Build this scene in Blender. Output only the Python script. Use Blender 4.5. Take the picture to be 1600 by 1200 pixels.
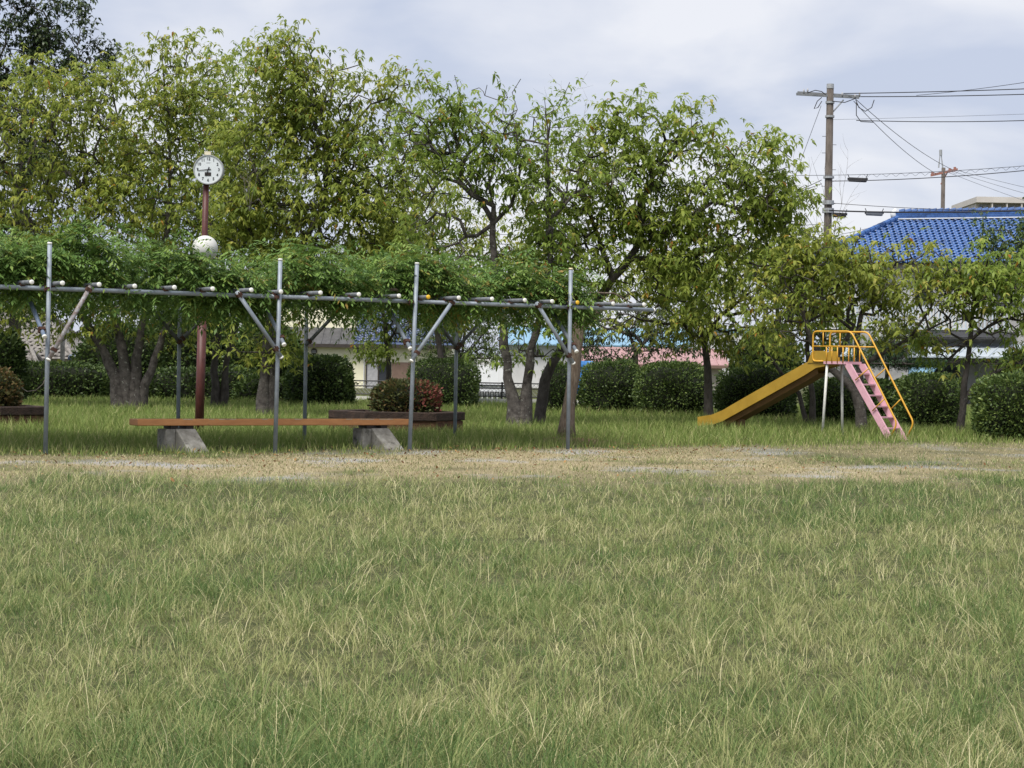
import bpy, math, random
import numpy as np
from mathutils import Vector, Matrix

# ------------------------------------------------------------------ scene, camera, sky, sun
for o in list(bpy.data.objects):
    bpy.data.objects.remove(o, do_unlink=True)
scene = bpy.context.scene
COL = scene.collection
F = 3240.0                       # focal length in pixels of the 1600 px wide photograph
CAM_H = 1.4
PITCH = math.radians(-0.53)
ROLL = 0.0165
cam_d = bpy.data.cameras.new('camera')
cam_d.sensor_fit = 'HORIZONTAL'
cam_d.sensor_width = 36.0
cam_d.lens = F / 1600 * 36.0
cam_d.clip_end = 5000
cam_d.clip_start = 0.05
cam = bpy.data.objects.new('camera', cam_d)
COL.objects.link(cam)
RC = Matrix.Rotation(math.radians(90) + PITCH, 3, 'X') @ Matrix.Rotation(ROLL, 3, 'Z')
cam.matrix_world = Matrix.Translation((0, 0, CAM_H)) @ RC.to_4x4()
scene.camera = cam

SUN_EL, SUN_AZ = math.radians(60), math.radians(208)   # azimuth clockwise from +Y; sun behind the camera, to the left
sd = Vector((math.sin(SUN_AZ) * math.cos(SUN_EL), math.cos(SUN_AZ) * math.cos(SUN_EL), math.sin(SUN_EL)))
sun_d = bpy.data.lights.new('sun', 'SUN')
sun_d.energy = 3.5
sun_d.angle = math.radians(26)
sun_d.color = (1.0, 0.95, 0.87)
sun = bpy.data.objects.new('sun', sun_d)
sun.rotation_euler = sd.to_track_quat('Z', 'Y').to_euler()
sun.location = (0, 0, 60)
COL.objects.link(sun)

world = bpy.data.worlds.new('World')
scene.world = world
world.use_nodes = True
wn, wl = world.node_tree.nodes, world.node_tree.links
bg = wn['Background']
sky = wn.new('ShaderNodeTexSky')
sky.sky_type = 'NISHITA'
sky.sun_disc = False
sky.sun_elevation = SUN_EL
sky.sun_rotation = SUN_AZ
tc = wn.new('ShaderNodeTexCoord')
mp = wn.new('ShaderNodeMapping')
mp.inputs['Scale'].default_value = (1.0, 1.0, 2.2)
wl.new(tc.outputs['Generated'], mp.inputs['Vector'])
nz = wn.new('ShaderNodeTexNoise')
nz.inputs['Scale'].default_value = 5.0
nz.inputs['Detail'].default_value = 6
nz.inputs['Roughness'].default_value = 0.5
nz.inputs['Distortion'].default_value = 0.3
wl.new(mp.outputs[0], nz.inputs['Vector'])
rp = wn.new('ShaderNodeValToRGB')
rp.color_ramp.elements[0].position = 0.42
rp.color_ramp.elements[0].color = (5.6, 6.15, 7.6, 1)
rp.color_ramp.elements[1].position = 0.60
rp.color_ramp.elements[1].color = (8.5, 8.6, 9.15, 1)
wl.new(nz.outputs['Fac'], rp.inputs[0])
mx = wn.new('ShaderNodeMixRGB')
mx.inputs[0].default_value = 0.9
wl.new(sky.outputs[0], mx.inputs[1])
wl.new(rp.outputs[0], mx.inputs[2])
wl.new(mx.outputs[0], bg.inputs['Color'])
bg.inputs['Strength'].default_value = 0.078

scene.view_settings.view_transform = 'Standard'
scene.view_settings.look = 'None'
scene.view_settings.exposure = 0.45
scene.view_settings.gamma = 1.0
scene.view_settings.use_curve_mapping = False

# ------------------------------------------------------------------ helpers
RNG = np.random.default_rng(11)
random.seed(5)

def P(px, py, Y):
    """point of the place seen at a pixel of the photograph, at distance Y"""
    d = RC @ Vector(((px - 800) / F, (600 - py) / F, -1.0))
    k = Y / d.y
    return Vector((d.x * k, Y, CAM_H + d.z * k))

def G(px, Y, z=0.0):
    p = P(px, 600, Y)
    return Vector((p.x, Y, z))

def ppm(Y):
    return F / Y

def lin(c):
    return tuple(((v / 255) / 12.92 if v / 255 <= 0.04045 else ((v / 255 + 0.055) / 1.055) ** 2.4) for v in c)

def hash2(ix, iy, seed):
    n = (ix.astype(np.int64) * 374761393 + iy.astype(np.int64) * 668265263 + seed * 982451653) & 0x7fffffff
    n = ((n ^ (n >> 13)) * 1274126177) & 0x7fffffff
    return ((n ^ (n >> 16)) & 0xffff) / 65535.0

def vnoise(x, y, seed=0):
    x = np.asarray(x, float); y = np.asarray(y, float)
    ix = np.floor(x); iy = np.floor(y)
    fx = x - ix; fy = y - iy
    fx = fx * fx * (3 - 2 * fx); fy = fy * fy * (3 - 2 * fy)
    a = hash2(ix, iy, seed); b = hash2(ix + 1, iy, seed)
    c = hash2(ix, iy + 1, seed); d = hash2(ix + 1, iy + 1, seed)
    return (a * (1 - fx) + b * fx) * (1 - fy) + (c * (1 - fx) + d * fx) * fy

def fnoise(x, y, seed=0):
    return 0.55 * vnoise(x, y, seed) + 0.3 * vnoise(x * 2.1, y * 2.1, seed + 1) + 0.15 * vnoise(x * 4.3, y * 4.3, seed + 2)

def tag(o, label=None, cat=None, group=None, kind=None):
    if label: o['label'] = label
    if cat: o['category'] = cat
    if group: o['group'] = group
    if kind: o['kind'] = kind
    return o

def link(o, parent=None):
    COL.objects.link(o)
    if parent is not None:
        o.parent = parent
    return o

def thing(name, label, cat, loc=(0, 0, 0), rz=0.0, group=None):
    o = bpy.data.objects.new(name, None)
    o.empty_display_size = 0.2
    o.location = loc
    o.rotation_euler = (0, 0, rz)
    link(o)
    return tag(o, label, cat, group)

def root_of(o):
    while o.parent is not None:
        o = o.parent
    return o

def add_mesh(name, verts, faces, mat, parent=None, smooth=False, world=True):
    """verts given in the place's coordinates; stored relative to the thing's base"""
    v = np.asarray(verts, float)
    if parent is not None and world:
        v = v - np.array(root_of(parent).location)
    me = bpy.data.meshes.new(name)
    me.from_pydata([tuple(p) for p in v], [], faces)
    if mat: me.materials.append(mat)
    if smooth:
        me.polygons.foreach_set('use_smooth', [True] * len(me.polygons))
    me.update()
    return link(bpy.data.objects.new(name, me), parent)

def np_mesh(name, verts, loops, sizes, mat, parent=None, tint=None, smooth=False):
    v = np.asarray(verts, np.float32)
    if parent is not None:
        v = v - np.array(root_of(parent).location, dtype=np.float32)
    me = bpy.data.meshes.new(name)
    me.vertices.add(len(v)); me.vertices.foreach_set('co', v.ravel())
    me.loops.add(len(loops)); me.loops.foreach_set('vertex_index', np.asarray(loops, np.int32))
    starts = np.concatenate([[0], np.cumsum(sizes)[:-1]]).astype(np.int32)
    me.polygons.add(len(sizes))
    me.polygons.foreach_set('loop_start', starts)
    if smooth:
        me.polygons.foreach_set('use_smooth', np.ones(len(sizes), bool))
    me.update(calc_edges=True)
    if tint is not None:
        a = me.attributes.new('tint', 'FLOAT', 'POINT')
        a.data.foreach_set('value', np.asarray(tint, np.float32))
    me.materials.append(mat)
    return link(bpy.data.objects.new(name, me), parent)

class MB:
    def __init__(s):
        s.v = []; s.f = []
    def box(s, c, size, rot=None):
        """centre, full sizes, optional 3x3 rotation"""
        b = len(s.v); c = Vector(c)
        for x in (-.5, .5):
            for y in (-.5, .5):
                for z in (-.5, .5):
                    p = Vector((x * size[0], y * size[1], z * size[2]))
                    if rot is not None: p = rot @ p
                    s.v.append(c + p)
        for q in ((0, 1, 3, 2), (4, 6, 7, 5), (0, 4, 5, 1), (2, 3, 7, 6), (0, 2, 6, 4), (1, 5, 7, 3)):
            s.f.append([b + i for i in q])
        return s
    def tube(s, pts, radii, n=8, cap=True):
        pts = [Vector(p) for p in pts]
        if not hasattr(radii, '__len__'): radii = [radii] * len(pts)
        b = len(s.v); prev = None
        for i, p in enumerate(pts):
            t = (pts[min(i + 1, len(pts) - 1)] - pts[max(i - 1, 0)])
            if t.length < 1e-9: t = Vector((0, 0, 1))
            t.normalize()
            if prev is None:
                a = Vector((1, 0, 0)) if abs(t.x) < .8 else Vector((0, 1, 0))
            else:
                a = prev
            a = (a - t * a.dot(t)).normalized(); prev = a
            c = t.cross(a)
            for k in range(n):
                w = 2 * math.pi * k / n
                s.v.append(p + (a * math.cos(w) + c * math.sin(w)) * radii[i])
        for i in range(len(pts) - 1):
            for k in range(n):
                k2 = (k + 1) % n
                s.f.append([b + i * n + k, b + i * n + k2, b + (i + 1) * n + k2, b + (i + 1) * n + k])
        if cap:
            s.f.append([b + k for k in range(n)][::-1])
            e = b + (len(pts) - 1) * n
            s.f.append([e + k for k in range(n)])
        return s
    def prism(s, poly, d):
        """closed polygon (list of Vector) pushed along vector d"""
        b = len(s.v); n = len(poly); d = Vector(d)
        s.v += [Vector(p) for p in poly] + [Vector(p) + d for p in poly]
        s.f.append([b + k for k in range(n)][::-1]); s.f.append([b + n + k for k in range(n)])
        for k in range(n):
            k2 = (k + 1) % n
            s.f.append([b + k, b + k2, b + n + k2, b + n + k])
        return s
    def sphere(s, c, r, nu=16, nv=10):
        c = Vector(c); b = len(s.v)
        for j in range(nv + 1):
            th = math.pi * j / nv
            for i in range(nu):
                ph = 2 * math.pi * i / nu
                s.v.append(c + Vector((r * math.sin(th) * math.cos(ph), r * math.sin(th) * math.sin(ph), r * math.cos(th))))
        for j in range(nv):
            for i in range(nu):
                i2 = (i + 1) % nu
                s.f.append([b + j * nu + i, b + (j + 1) * nu + i, b + (j + 1) * nu + i2, b + j * nu + i2])
        return s
    def build(s, name, mat, parent=None, smooth=False, world=True, bevel=0):
        o = add_mesh(name, s.v, s.f, mat, parent, smooth, world)
        if bevel:
            m = o.modifiers.new('bevel', 'BEVEL'); m.width = bevel; m.segments = 2; m.limit_method = 'ANGLE'
        return o

# ------------------------------------------------------------------ materials
def mat(name, c1, c2=None, scale=4.0, rough=0.7, bump=0.0, bscale=None, metal=0.0, detail=5, spec=0.4, stretch=None):
    m = bpy.data.materials.new(name); m.use_nodes = True
    n, l = m.node_tree.nodes, m.node_tree.links
    b = n['Principled BSDF']
    b.inputs['Roughness'].default_value = rough
    b.inputs['Metallic'].default_value = metal
    b.inputs['Specular IOR Level'].default_value = spec
    t = n.new('ShaderNodeTexCoord'); mpn = n.new('ShaderNodeMapping')
    l.new(t.outputs['Object'], mpn.inputs['Vector'])
    if stretch: mpn.inputs['Scale'].default_value = stretch
    nt = n.new('ShaderNodeTexNoise'); nt.inputs['Scale'].default_value = scale; nt.inputs['Detail'].default_value = detail
    nt.inputs['Roughness'].default_value = 0.65
    l.new(mpn.outputs[0], nt.inputs['Vector'])
    r = n.new('ShaderNodeValToRGB')
    r.color_ramp.elements[0].position = 0.32; r.color_ramp.elements[1].position = 0.68
    r.color_ramp.elements[0].color = (*c1, 1); r.color_ramp.elements[1].color = (*(c2 or tuple(v * 1.25 for v in c1)), 1)
    l.new(nt.outputs['Fac'], r.inputs[0]); l.new(r.outputs[0], b.inputs['Base Color'])
    if bump:
        n2 = n.new('ShaderNodeTexNoise'); n2.inputs['Scale'].default_value = bscale or scale * 4; n2.inputs['Detail'].default_value = 6
        l.new(mpn.outputs[0], n2.inputs['Vector'])
        bp = n.new('ShaderNodeBump'); bp.inputs['Strength'].default_value = bump; bp.inputs['Distance'].default_value = 0.03
        l.new(n2.outputs['Fac'], bp.inputs['Height']); l.new(bp.outputs[0], b.inputs['Normal'])
    return m

def leaf_mat(name, ramp, trans=0.55, rough=0.5, spec=0.3):
    """ramp: list of (position, linear rgb); driven by each leaf's own tint"""
    m = bpy.data.materials.new(name); m.use_nodes = True
    n, l = m.node_tree.nodes, m.node_tree.links
    b = n['Principled BSDF']; out = n['Material Output']
    b.inputs['Roughness'].default_value = rough
    b.inputs['Specular IOR Level'].default_value = spec
    a = n.new('ShaderNodeAttribute'); a.attribute_name = 'tint'
    r = n.new('ShaderNodeValToRGB')
    el = r.color_ramp.elements
    el[0].position, el[0].color = ramp[0][0], (*ramp[0][1], 1)
    el[1].position, el[1].color = ramp[-1][0], (*ramp[-1][1], 1)
    for p, c in ramp[1:-1]:
        e = el.new(p); e.color = (*c, 1)
    l.new(a.outputs['Fac'], r.inputs[0]); l.new(r.outputs[0], b.inputs['Base Color'])
    tr = n.new('ShaderNodeBsdfTranslucent')
    l.new(r.outputs[0], tr.inputs['Color'])
    ms = n.new('ShaderNodeMixShader'); ms.inputs[0].default_value = trans
    l.new(b.outputs[0], ms.inputs[1]); l.new(tr.outputs[0], ms.inputs[2]); l.new(ms.outputs[0], out.inputs['Surface'])
    return m

M = {}
M['pipe'] = mat('galvanised_pipe', (.20, .235, .28), (.29, .33, .38), 9, .5, .05, metal=.1)
M['pipe_blue'] = mat('blue_grey_pipe', (.18, .24, .36), (.26, .33, .45), 9, .5)
M['pipe_old'] = mat('weathered_cross_pipe', (.075, .085, .10), (.17, .185, .21), 14, .6)
M['pipe_rusty'] = mat('rusty_white_pipe', (.15, .09, .065), (.36, .38, .41), 16, .6)
M['clamp'] = mat('rusty_clamp', (.035, .016, .011), (.085, .038, .024), 40, .8, .2)
M['capw'] = mat('white_plastic', (.72, .72, .68), (.82, .82, .78), 20, .5)
M['capy'] = mat('yellow_plastic', (.75, .42, .02), (.80, .50, .04), 20, .5)
M['capc'] = mat('cream_plastic', (.68, .60, .38), (.75, .68, .45), 20, .5)
M['bench'] = mat('painted_bench_plank', (.45, .195, .074), (.56, .26, .10), 5, .55, .08, 40, stretch=(1, 1, 4))
M['benchworn'] = mat('worn_bench_edge', (.45, .33, .22), (.58, .48, .36), 30, .8)
M['dark_steel'] = mat('dark_steel', (.015, .011, .01), (.03, .022, .02), 30, .6)
M['concrete'] = mat('weathered_concrete', (.15, .14, .12), (.33, .32, .29), 6, .9, .5, 60)
M['maroon'] = mat('maroon_pole_paint', (.060, .018, .016), (.105, .032, .028), 7, .5, .1, 40, stretch=(4, 4, 1))
M['clock_rim'] = mat('clock_rim_metal', (.30, .31, .32), (.40, .41, .42), 10, .45)
M['clock_face'] = mat('clock_face', (.60, .64, .67), (.66, .70, .72), 3, .5)
M['ink'] = mat('black_ink', (.012, .012, .014), (.02, .02, .022), 10, .6)
M['greyink'] = mat('grey_ink', (.30, .30, .32), (.36, .36, .38), 10, .6)
M['globe'] = mat('frosted_white_globe', (.56, .56, .53), (.64, .64, .61), 3, .45)
M['sleeper'] = mat('old_railway_sleeper', (.045, .024, .016), (.17, .078, .045), 5, .9, .6, 30, stretch=(1, 1, 5))
M['sleeper_dark'] = mat('charred_sleeper_top', (.016, .011, .009), (.055, .033, .024), 6, .9, .6, 30)
M['soil'] = mat('planter_soil', (.05, .035, .022), (.09, .065, .04), 12, 1, .6)
M['slide_yellow'] = mat('ochre_slide_paint', (.31, .19, .02), (.40, .25, .032), 3, .38, .03, 20)
M['slide_under'] = mat('brown_slide_underside', (.10, .05, .02), (.16, .085, .03), 6, .6)
M['rail_yellow'] = mat('amber_handrail_paint', (.56, .30, .028), (.66, .37, .045), 10, .4)
M['pink'] = mat('faded_pink_paint', (.56, .30, .37), (.66, .39, .45), 6, .5, .05, 60)
M['legwhite'] = mat('chalky_white_leg_paint', (.50, .50, .47), (.68, .68, .64), 14, .6)
M['bark'] = mat('grey_cherry_bark', (.034, .029, .025), (.095, .083, .075), 9, .95, .8, 40, stretch=(1, 1, .5))
M['bark_pale'] = mat('lichen_bark', (.028, .023, .021), (.125, .112, .10), 7, .95, .9, 34)
M['bark_wist'] = mat('fibrous_wisteria_bark', (.10, .070, .048), (.27, .215, .165), 10, .95, 1.0, 26, stretch=(5, 5, .5))
M['twig'] = mat('grey_dead_twig', (.13, .11, .10), (.20, .18, .16), 10, .9)
M['litter'] = mat('dead_leaf_litter', (.10, .055, .03), (.22, .14, .08), 30, .95, .6)
M['cream'] = mat('cream_house_wall', (.76, .73, .53), (.84, .81, .62), 2, .8)
M['white_wall'] = mat('white_house_wall', (.55, .55, .55), (.66, .66, .66), 2, .8)
M['grey_wall'] = mat('grey_shingle_wall', (.28, .28, .28), (.42, .42, .42), 3, .85)
M['beige_wall'] = mat('beige_wall', (.46, .42, .36), (.58, .54, .47), 3, .85)
M['slate'] = mat('dark_grey_roof_sheet', (.045, .045, .05), (.085, .085, .092), 3, .6)
M['navy'] = mat('navy_glazed_tile', (.030, .045, .095), (.085, .115, .20), 8, .3)
M['oldtile'] = mat('weathered_grey_tile', (.12, .11, .10), (.30, .28, .26), 5, .75)
M['bluetile'] = mat('bright_blue_glazed_tile', (.028, .080, .25), (.06, .145, .37), 6, .35, spec=.5)
M['mortar'] = mat('white_ridge_mortar', (.62, .64, .66), (.72, .74, .76), 6, .8)
M['lightblue'] = mat('pale_blue_sheet_roof', (.16, .30, .42), (.23, .38, .50), 3, .5)
M['pinkroof'] = mat('faded_red_sheet_roof', (.33, .19, .19), (.42, .26, .255), 4, .6)
M['palemetal'] = mat('pale_metal_awning', (.42, .48, .54), (.55, .60, .65), 5, .45, metal=.2)
M['glass'] = mat('dark_window_glass', (.030, .034, .042), (.06, .065, .08), 1.5, .08, spec=.8)
M['curtain'] = mat('pale_curtain_glass', (.34, .34, .36), (.46, .46, .48), 8, .3)
M['frame'] = mat('bronze_window_frame', (.035, .028, .024), (.055, .045, .04), 8, .5)
M['brownpanel'] = mat('brown_shutter', (.16, .105, .08), (.20, .135, .105), 6, .6)
M['tarp'] = mat('blue_tarp', (.03, .17, .50), (.07, .27, .65), 9, .5, .5, 12)
M['fence'] = mat('black_fence_paint', (.012, .013, .014), (.022, .023, .025), 10, .6)
M['fence_base'] = mat('pale_fence_kerb', (.50, .50, .48), (.64, .64, .62), 4, .9)
M['plaster'] = mat('white_panel', (.72, .74, .76), (.80, .82, .84), 4, .7)
M['polec'] = mat('old_concrete_pole', (.055, .045, .038), (.13, .112, .098), 4, .9, .2, stretch=(3, 3, .5))
M['steel'] = mat('galvanised_arm', (.26, .275, .29), (.37, .385, .40), 12, .55)
M['arm'] = mat('weathered_grey_arm', (.13, .14, .15), (.22, .23, .24), 10, .6)
M['rustarm'] = mat('rusty_red_arm', (.26, .11, .08), (.36, .17, .13), 12, .7)
M['wire'] = mat('black_cable', (.018, .018, .02), (.03, .03, .033), 10, .6)
M['wire_grey'] = mat('grey_wire', (.10, .11, .13), (.15, .16, .18), 10, .6)
M['insul'] = mat('porcelain', (.30, .30, .31), (.40, .40, .41), 10, .35)
M['core'] = mat('shaded_interior', (.006, .009, .004), (.015, .020, .008), 12, .95)  # near-black colour stands in for the shade inside a hedge
M['apart'] = mat('apartment_concrete', (.50, .47, .44), (.58, .55, .52), 1, .9)

def add_spots(m, col, scale, lo_, hi_):
    n, l = m.node_tree.nodes, m.node_tree.links
    b = n['Principled BSDF']; src = b.inputs['Base Color'].links[0].from_socket
    t = n.new('ShaderNodeTexCoord'); q = n.new('ShaderNodeTexNoise'); q.inputs['Scale'].default_value = scale; q.inputs['Detail'].default_value = 7; q.inputs['Roughness'].default_value = .7
    l.new(t.outputs['Object'], q.inputs['Vector'])
    rr = n.new('ShaderNodeValToRGB'); e = rr.color_ramp.elements; e[0].position, e[1].position = lo_, hi_
    l.new(q.outputs['Fac'], rr.inputs[0])
    mx_ = n.new('ShaderNodeMixRGB'); mx_.inputs[2].default_value = (*col, 1)
    l.new(rr.outputs[0], mx_.inputs[0]); l.new(src, mx_.inputs[1]); l.new(mx_.outputs[0], b.inputs['Base Color'])
add_spots(M['bark_pale'], (.30, .30, .27), 9.0, .60, .66)
add_spots(M['bark'], (.20, .20, .18), 7.0, .64, .70)
add_spots(M['bark_wist'], (.38, .36, .31), 8.0, .62, .70)
add_spots(M['slide_yellow'], (.13, .055, .022), 5.0, .66, .72)
add_spots(M['pink'], (.40, .36, .34), 9.0, .64, .69)
add_spots(M['rail_yellow'], (.20, .08, .03), 14.0, .66, .71)
add_spots(M['pipe'], (.13, .06, .035), 6.0, .68, .74)
add_spots(M['legwhite'], (.20, .10, .06), 10.0, .62, .70)
add_spots(M['concrete'], (.06, .06, .05), 5.0, .56, .68)
add_spots(M['bench'], (.20, .10, .06), 4.0, .64, .72)
add_spots(M['bluetile'], (.018, .05, .15), 2.2, .52, .66)
add_spots(M['maroon'], (.16, .08, .06), 6.0, .62, .72)
CH = lambda k=1.0, y=1.0: [(0.0, (.145*k, .205*k, .042*k)), (0.45, (.285*k*y, .345*k, .066*k)), (0.85, (.44*k*y, .465*k, .10*k)), (0.965, (.50*k, .46*k, .12*k)), (0.975, (.42*k, .16*k, .03*k)), (1.0, (.40*k, .27*k, .05*k))]
M['leaf_a'] = leaf_mat('cherry_leaf_yellow_green', CH(1.0, 1.0))
M['leaf_b'] = leaf_mat('cherry_leaf_green', CH(.95, .86))
M['leaf_c'] = leaf_mat('cherry_leaf_fresh_green', CH(1.0, .92))
M['leaf_dark'] = leaf_mat('evergreen_leaf', [(0, (.022, .040, .018)), (.6, (.048, .075, .028)), (1, (.10, .125, .04))], .2, .4)
M['leaf_maple'] = leaf_mat('soft_green_leaf', [(0, (.06, .10, .03)), (.6, (.11, .16, .045)), (1, (.17, .22, .06))], .35)
M['leaf_hedge'] = leaf_mat('hedge_leaf', [(0, (.034, .062, .018)), (.55, (.090, .140, .036)), (1, (.20, .26, .065))], .2, .5)
M['leaf_wist'] = leaf_mat('wisteria_leaflet', [(0, (.070, .140, .035)), (.5, (.150, .255, .058)), (.9, (.29, .39, .09)), (.95, (.26, .25, .06)), (1, (.33, .22, .06))], .35)
M['leaf_pine'] = leaf_mat('pine_needles', [(0, (.020, .055, .018)), (1, (.06, .12, .04))], .15, .6)
M['leaf_nandina'] = leaf_mat('nandina_leaf', [(0, (.045, .060, .022)), (.5, (.085, .095, .03)), (.7, (.16, .10, .04)), (.82, (.17, .060, .045)), (1, (.23, .065, .055))], .25)
M['grass'] = leaf_mat('grass_blade', [(0, (.092, .165, .050)), (.35, (.182, .248, .078)), (.55, (.275, .312, .118)), (.74, (.45, .43, .205)), (1, (.70, .64, .39))], .35, .6, .2)
M['tallgrass'] = leaf_mat('tall_meadow_grass', [(0, (.125, .195, .048)), (.5, (.225, .295, .075)), (.8, (.37, .38, .15)), (1, (.54, .49, .26))], .4, .6, .2)
M['straw'] = leaf_mat('dry_grass_blade', [(0, (.15, .19, .075)), (.3, (.25, .245, .115)), (.6, (.40, .345, .20)), (1, (.54, .475, .31))], .25, .8, .1)

# ------------------------------------------------------------------ ground
# the pergola stands on a slanting line; (s, t) run along and behind its front row of posts
ORG = Vector((-6.67, 29.7, 0))
U = Vector((.836, .548, 0)); U.normalize()
N = Vector((-U.y, U.x, 0))
def ST(s, t, z=0.0):
    p = ORG + U * s + N * t
    return Vector((p.x, p.y, z))
def row(px, t=0.0, z=0.0):
    """point of the line at offset t that is seen at pixel column px (near the horizon row)"""
    d = RC @ Vector(((px - 800) / F, (600 - 560) / F, -1.0))
    xi = d.x / d.y
    b = ORG + N * t
    s = (xi * b.y - b.x) / (U.x - xi * U.y)
    return s
def st_of(x, y):
    dx = x - ORG.x; dy = y - ORG.y
    return dx * U.x + dy * U.y, dx * N.x + dy * N.y
def strip_amount(x, y):
    """1 on the worn dry strip before the pergola, 0 on the grass"""
    s, t = st_of(x, y)
    n = (fnoise(x * .45, y * .22, 3) - .5)
    far = -0.75 + np.clip(s / 9.0, -.3, 1.6) * 1.0 + n * 2.0
    near = -8.3 + n * 7.5 + np.clip((-s + 2) / 4.0, 0, 1) * 3.2
    hole = np.clip((fnoise(x * .9 + 3, y * .5, 71) - .52) * 4, 0, .75)
    a = (1 - hole) * (1 - .45 * np.clip((s - 9) / 5, 0, 1)) * np.clip((far - t) / 1.8 + .5, 0, 1) * np.clip((t - near) / 4.0 + .5, 0, 1)
    return a

def ground_material():
    m = bpy.data.materials.new('park_ground'); m.use_nodes = True
    n, l = m.node_tree.nodes, m.node_tree.links
    b = n['Principled BSDF']; b.inputs['Roughness'].default_value = .95; b.inputs['Specular IOR Level'].default_value = .15
    a = n.new('ShaderNodeAttribute'); a.attribute_name = 'tint'
    t = n.new('ShaderNodeTexCoord')
    def noise(sc, det=6, st=None):
        q = n.new('ShaderNodeTexNoise'); q.inputs['Scale'].default_value = sc; q.inputs['Detail'].default_value = det
        if st:
            mm = n.new('ShaderNodeMapping'); mm.inputs['Scale'].default_value = st
            l.new(t.outputs['Object'], mm.inputs['Vector']); l.new(mm.outputs[0], q.inputs['Vector'])
        else:
            l.new(t.outputs['Object'], q.inputs['Vector'])
        return q
    def ramp(src, p0, c0, p1, c1):
        r = n.new('ShaderNodeValToRGB'); e = r.color_ramp.elements
        e[0].position, e[0].color, e[1].position, e[1].color = p0, (*c0, 1), p1, (*c1, 1)
        l.new(src, r.inputs[0]); return r.outputs[0]
    grass = ramp(noise(9).outputs['Fac'], .35, (.040, .050, .018), .65, (.105, .105, .048))
    dry = ramp(noise(16).outputs['Fac'], .35, (.225, .185, .11), .65, (.37, .31, .19))
    grav = ramp(noise(60).outputs['Fac'], .35, (.26, .255, .255), .65, (.40, .395, .40))
    gmask = ramp(noise(.55, 5, (1.0, .75, 1)).outputs['Fac'], .53, (0, 0, 0), .66, (1, 1, 1))
    mm1 = n.new('ShaderNodeMixRGB'); l.new(gmask, mm1.inputs[0]); l.new(dry, mm1.inputs[1]); l.new(grav, mm1.inputs[2])
    mm2 = n.new('ShaderNodeMixRGB'); l.new(a.outputs['Fac'], mm2.inputs[0]); l.new(grass, mm2.inputs[1]); l.new(mm1.outputs[0], mm2.inputs[2])
    l.new(mm2.outputs[0], b.inputs['Base Color'])
    bp = n.new('ShaderNodeBump'); bp.inputs['Strength'].default_value = .7; bp.inputs['Distance'].default_value = .03
    l.new(noise(45).outputs['Fac'], bp.inputs['Height']); l.new(bp.outputs[0], b.inputs['Normal'])
    return m
xs = np.unique(np.concatenate([np.linspace(-2500, -60, 8), np.linspace(-40, 40, 121), np.linspace(60, 2500, 8)]))
ys = np.unique(np.concatenate([np.linspace(-600, -10, 6), np.linspace(0, 90, 131), np.linspace(110, 3500, 12)]))
gx, gy = np.meshgrid(xs, ys)
def ground_z(x, y):
    near = (np.abs(x) < 30) & (y > 0) & (y < 75)
    return np.where(near, (fnoise(x * .35, y * .35, 20) - .5) * .05, 0.0)
gv = np.stack([gx.ravel(), gy.ravel(), ground_z(gx.ravel(), gy.ravel())], 1)
nx, ny = len(xs), len(ys)
idx = np.arange(nx * ny).reshape(ny, nx)
quads = np.stack([idx[:-1, :-1], idx[:-1, 1:], idx[1:, 1:], idx[1:, :-1]], -1).reshape(-1, 4)
ground = np_mesh('ground', gv, quads.ravel(), np.full(len(quads), 4), ground_material(), None, strip_amount(gv[:, 0], gv[:, 1]), True)
tag(ground, kind='structure')

# ------------------------------------------------------------------ leaves in bulk
DOWN = np.array([0, 0, -1.0])
def unit(a):
    return a / np.maximum(np.linalg.norm(a, axis=1, keepdims=True), 1e-9)

def leaf_geo(p, d, L, W, droop=.35, rng=RNG):
    """curved six-vertex leaves: base points p, directions d, lengths, widths"""
    n = len(p)
    d = unit(d)
    side = np.cross(d, np.array([0, 0, 1.0])) + rng.normal(0, .25, (n, 3))
    side = unit(side - d * (side * d).sum(1, keepdims=True))
    up = np.cross(side, d)
    L = L[:, None]; W = W[:, None]
    def at(t): return p + d * L * t + DOWN * L * droop * t * t
    m1, m2, tip = at(.38), at(.74), at(1.0)
    fold = up * W * .22
    v = np.stack([p, m1 - side * W * .5 + fold, m1 + side * W * .5 + fold,
                  m2 - side * W * .36 + fold * .7, m2 + side * W * .36 + fold * .7, tip], 1)
    b = (np.arange(n) * 6)[:, None]
    loops = (b + np.array([0, 2, 1, 1, 2, 4, 3, 3, 4, 5])).ravel()
    sizes = np.tile([3, 4, 3], n)
    return v.reshape(-1, 3), loops, sizes

def diamond_geo(p, d, side, L, W):
    n = len(p); L = L[:, None]; W = W[:, None]
    m = p + d * L * .45
    v = np.stack([p, m + side * W * .5, p + d * L, m - side * W * .5], 1)
    b = (np.arange(n) * 4)[:, None]
    return v.reshape(-1, 3), (b + np.array([0, 1, 2, 3])).ravel(), np.full(n, 4)

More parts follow.
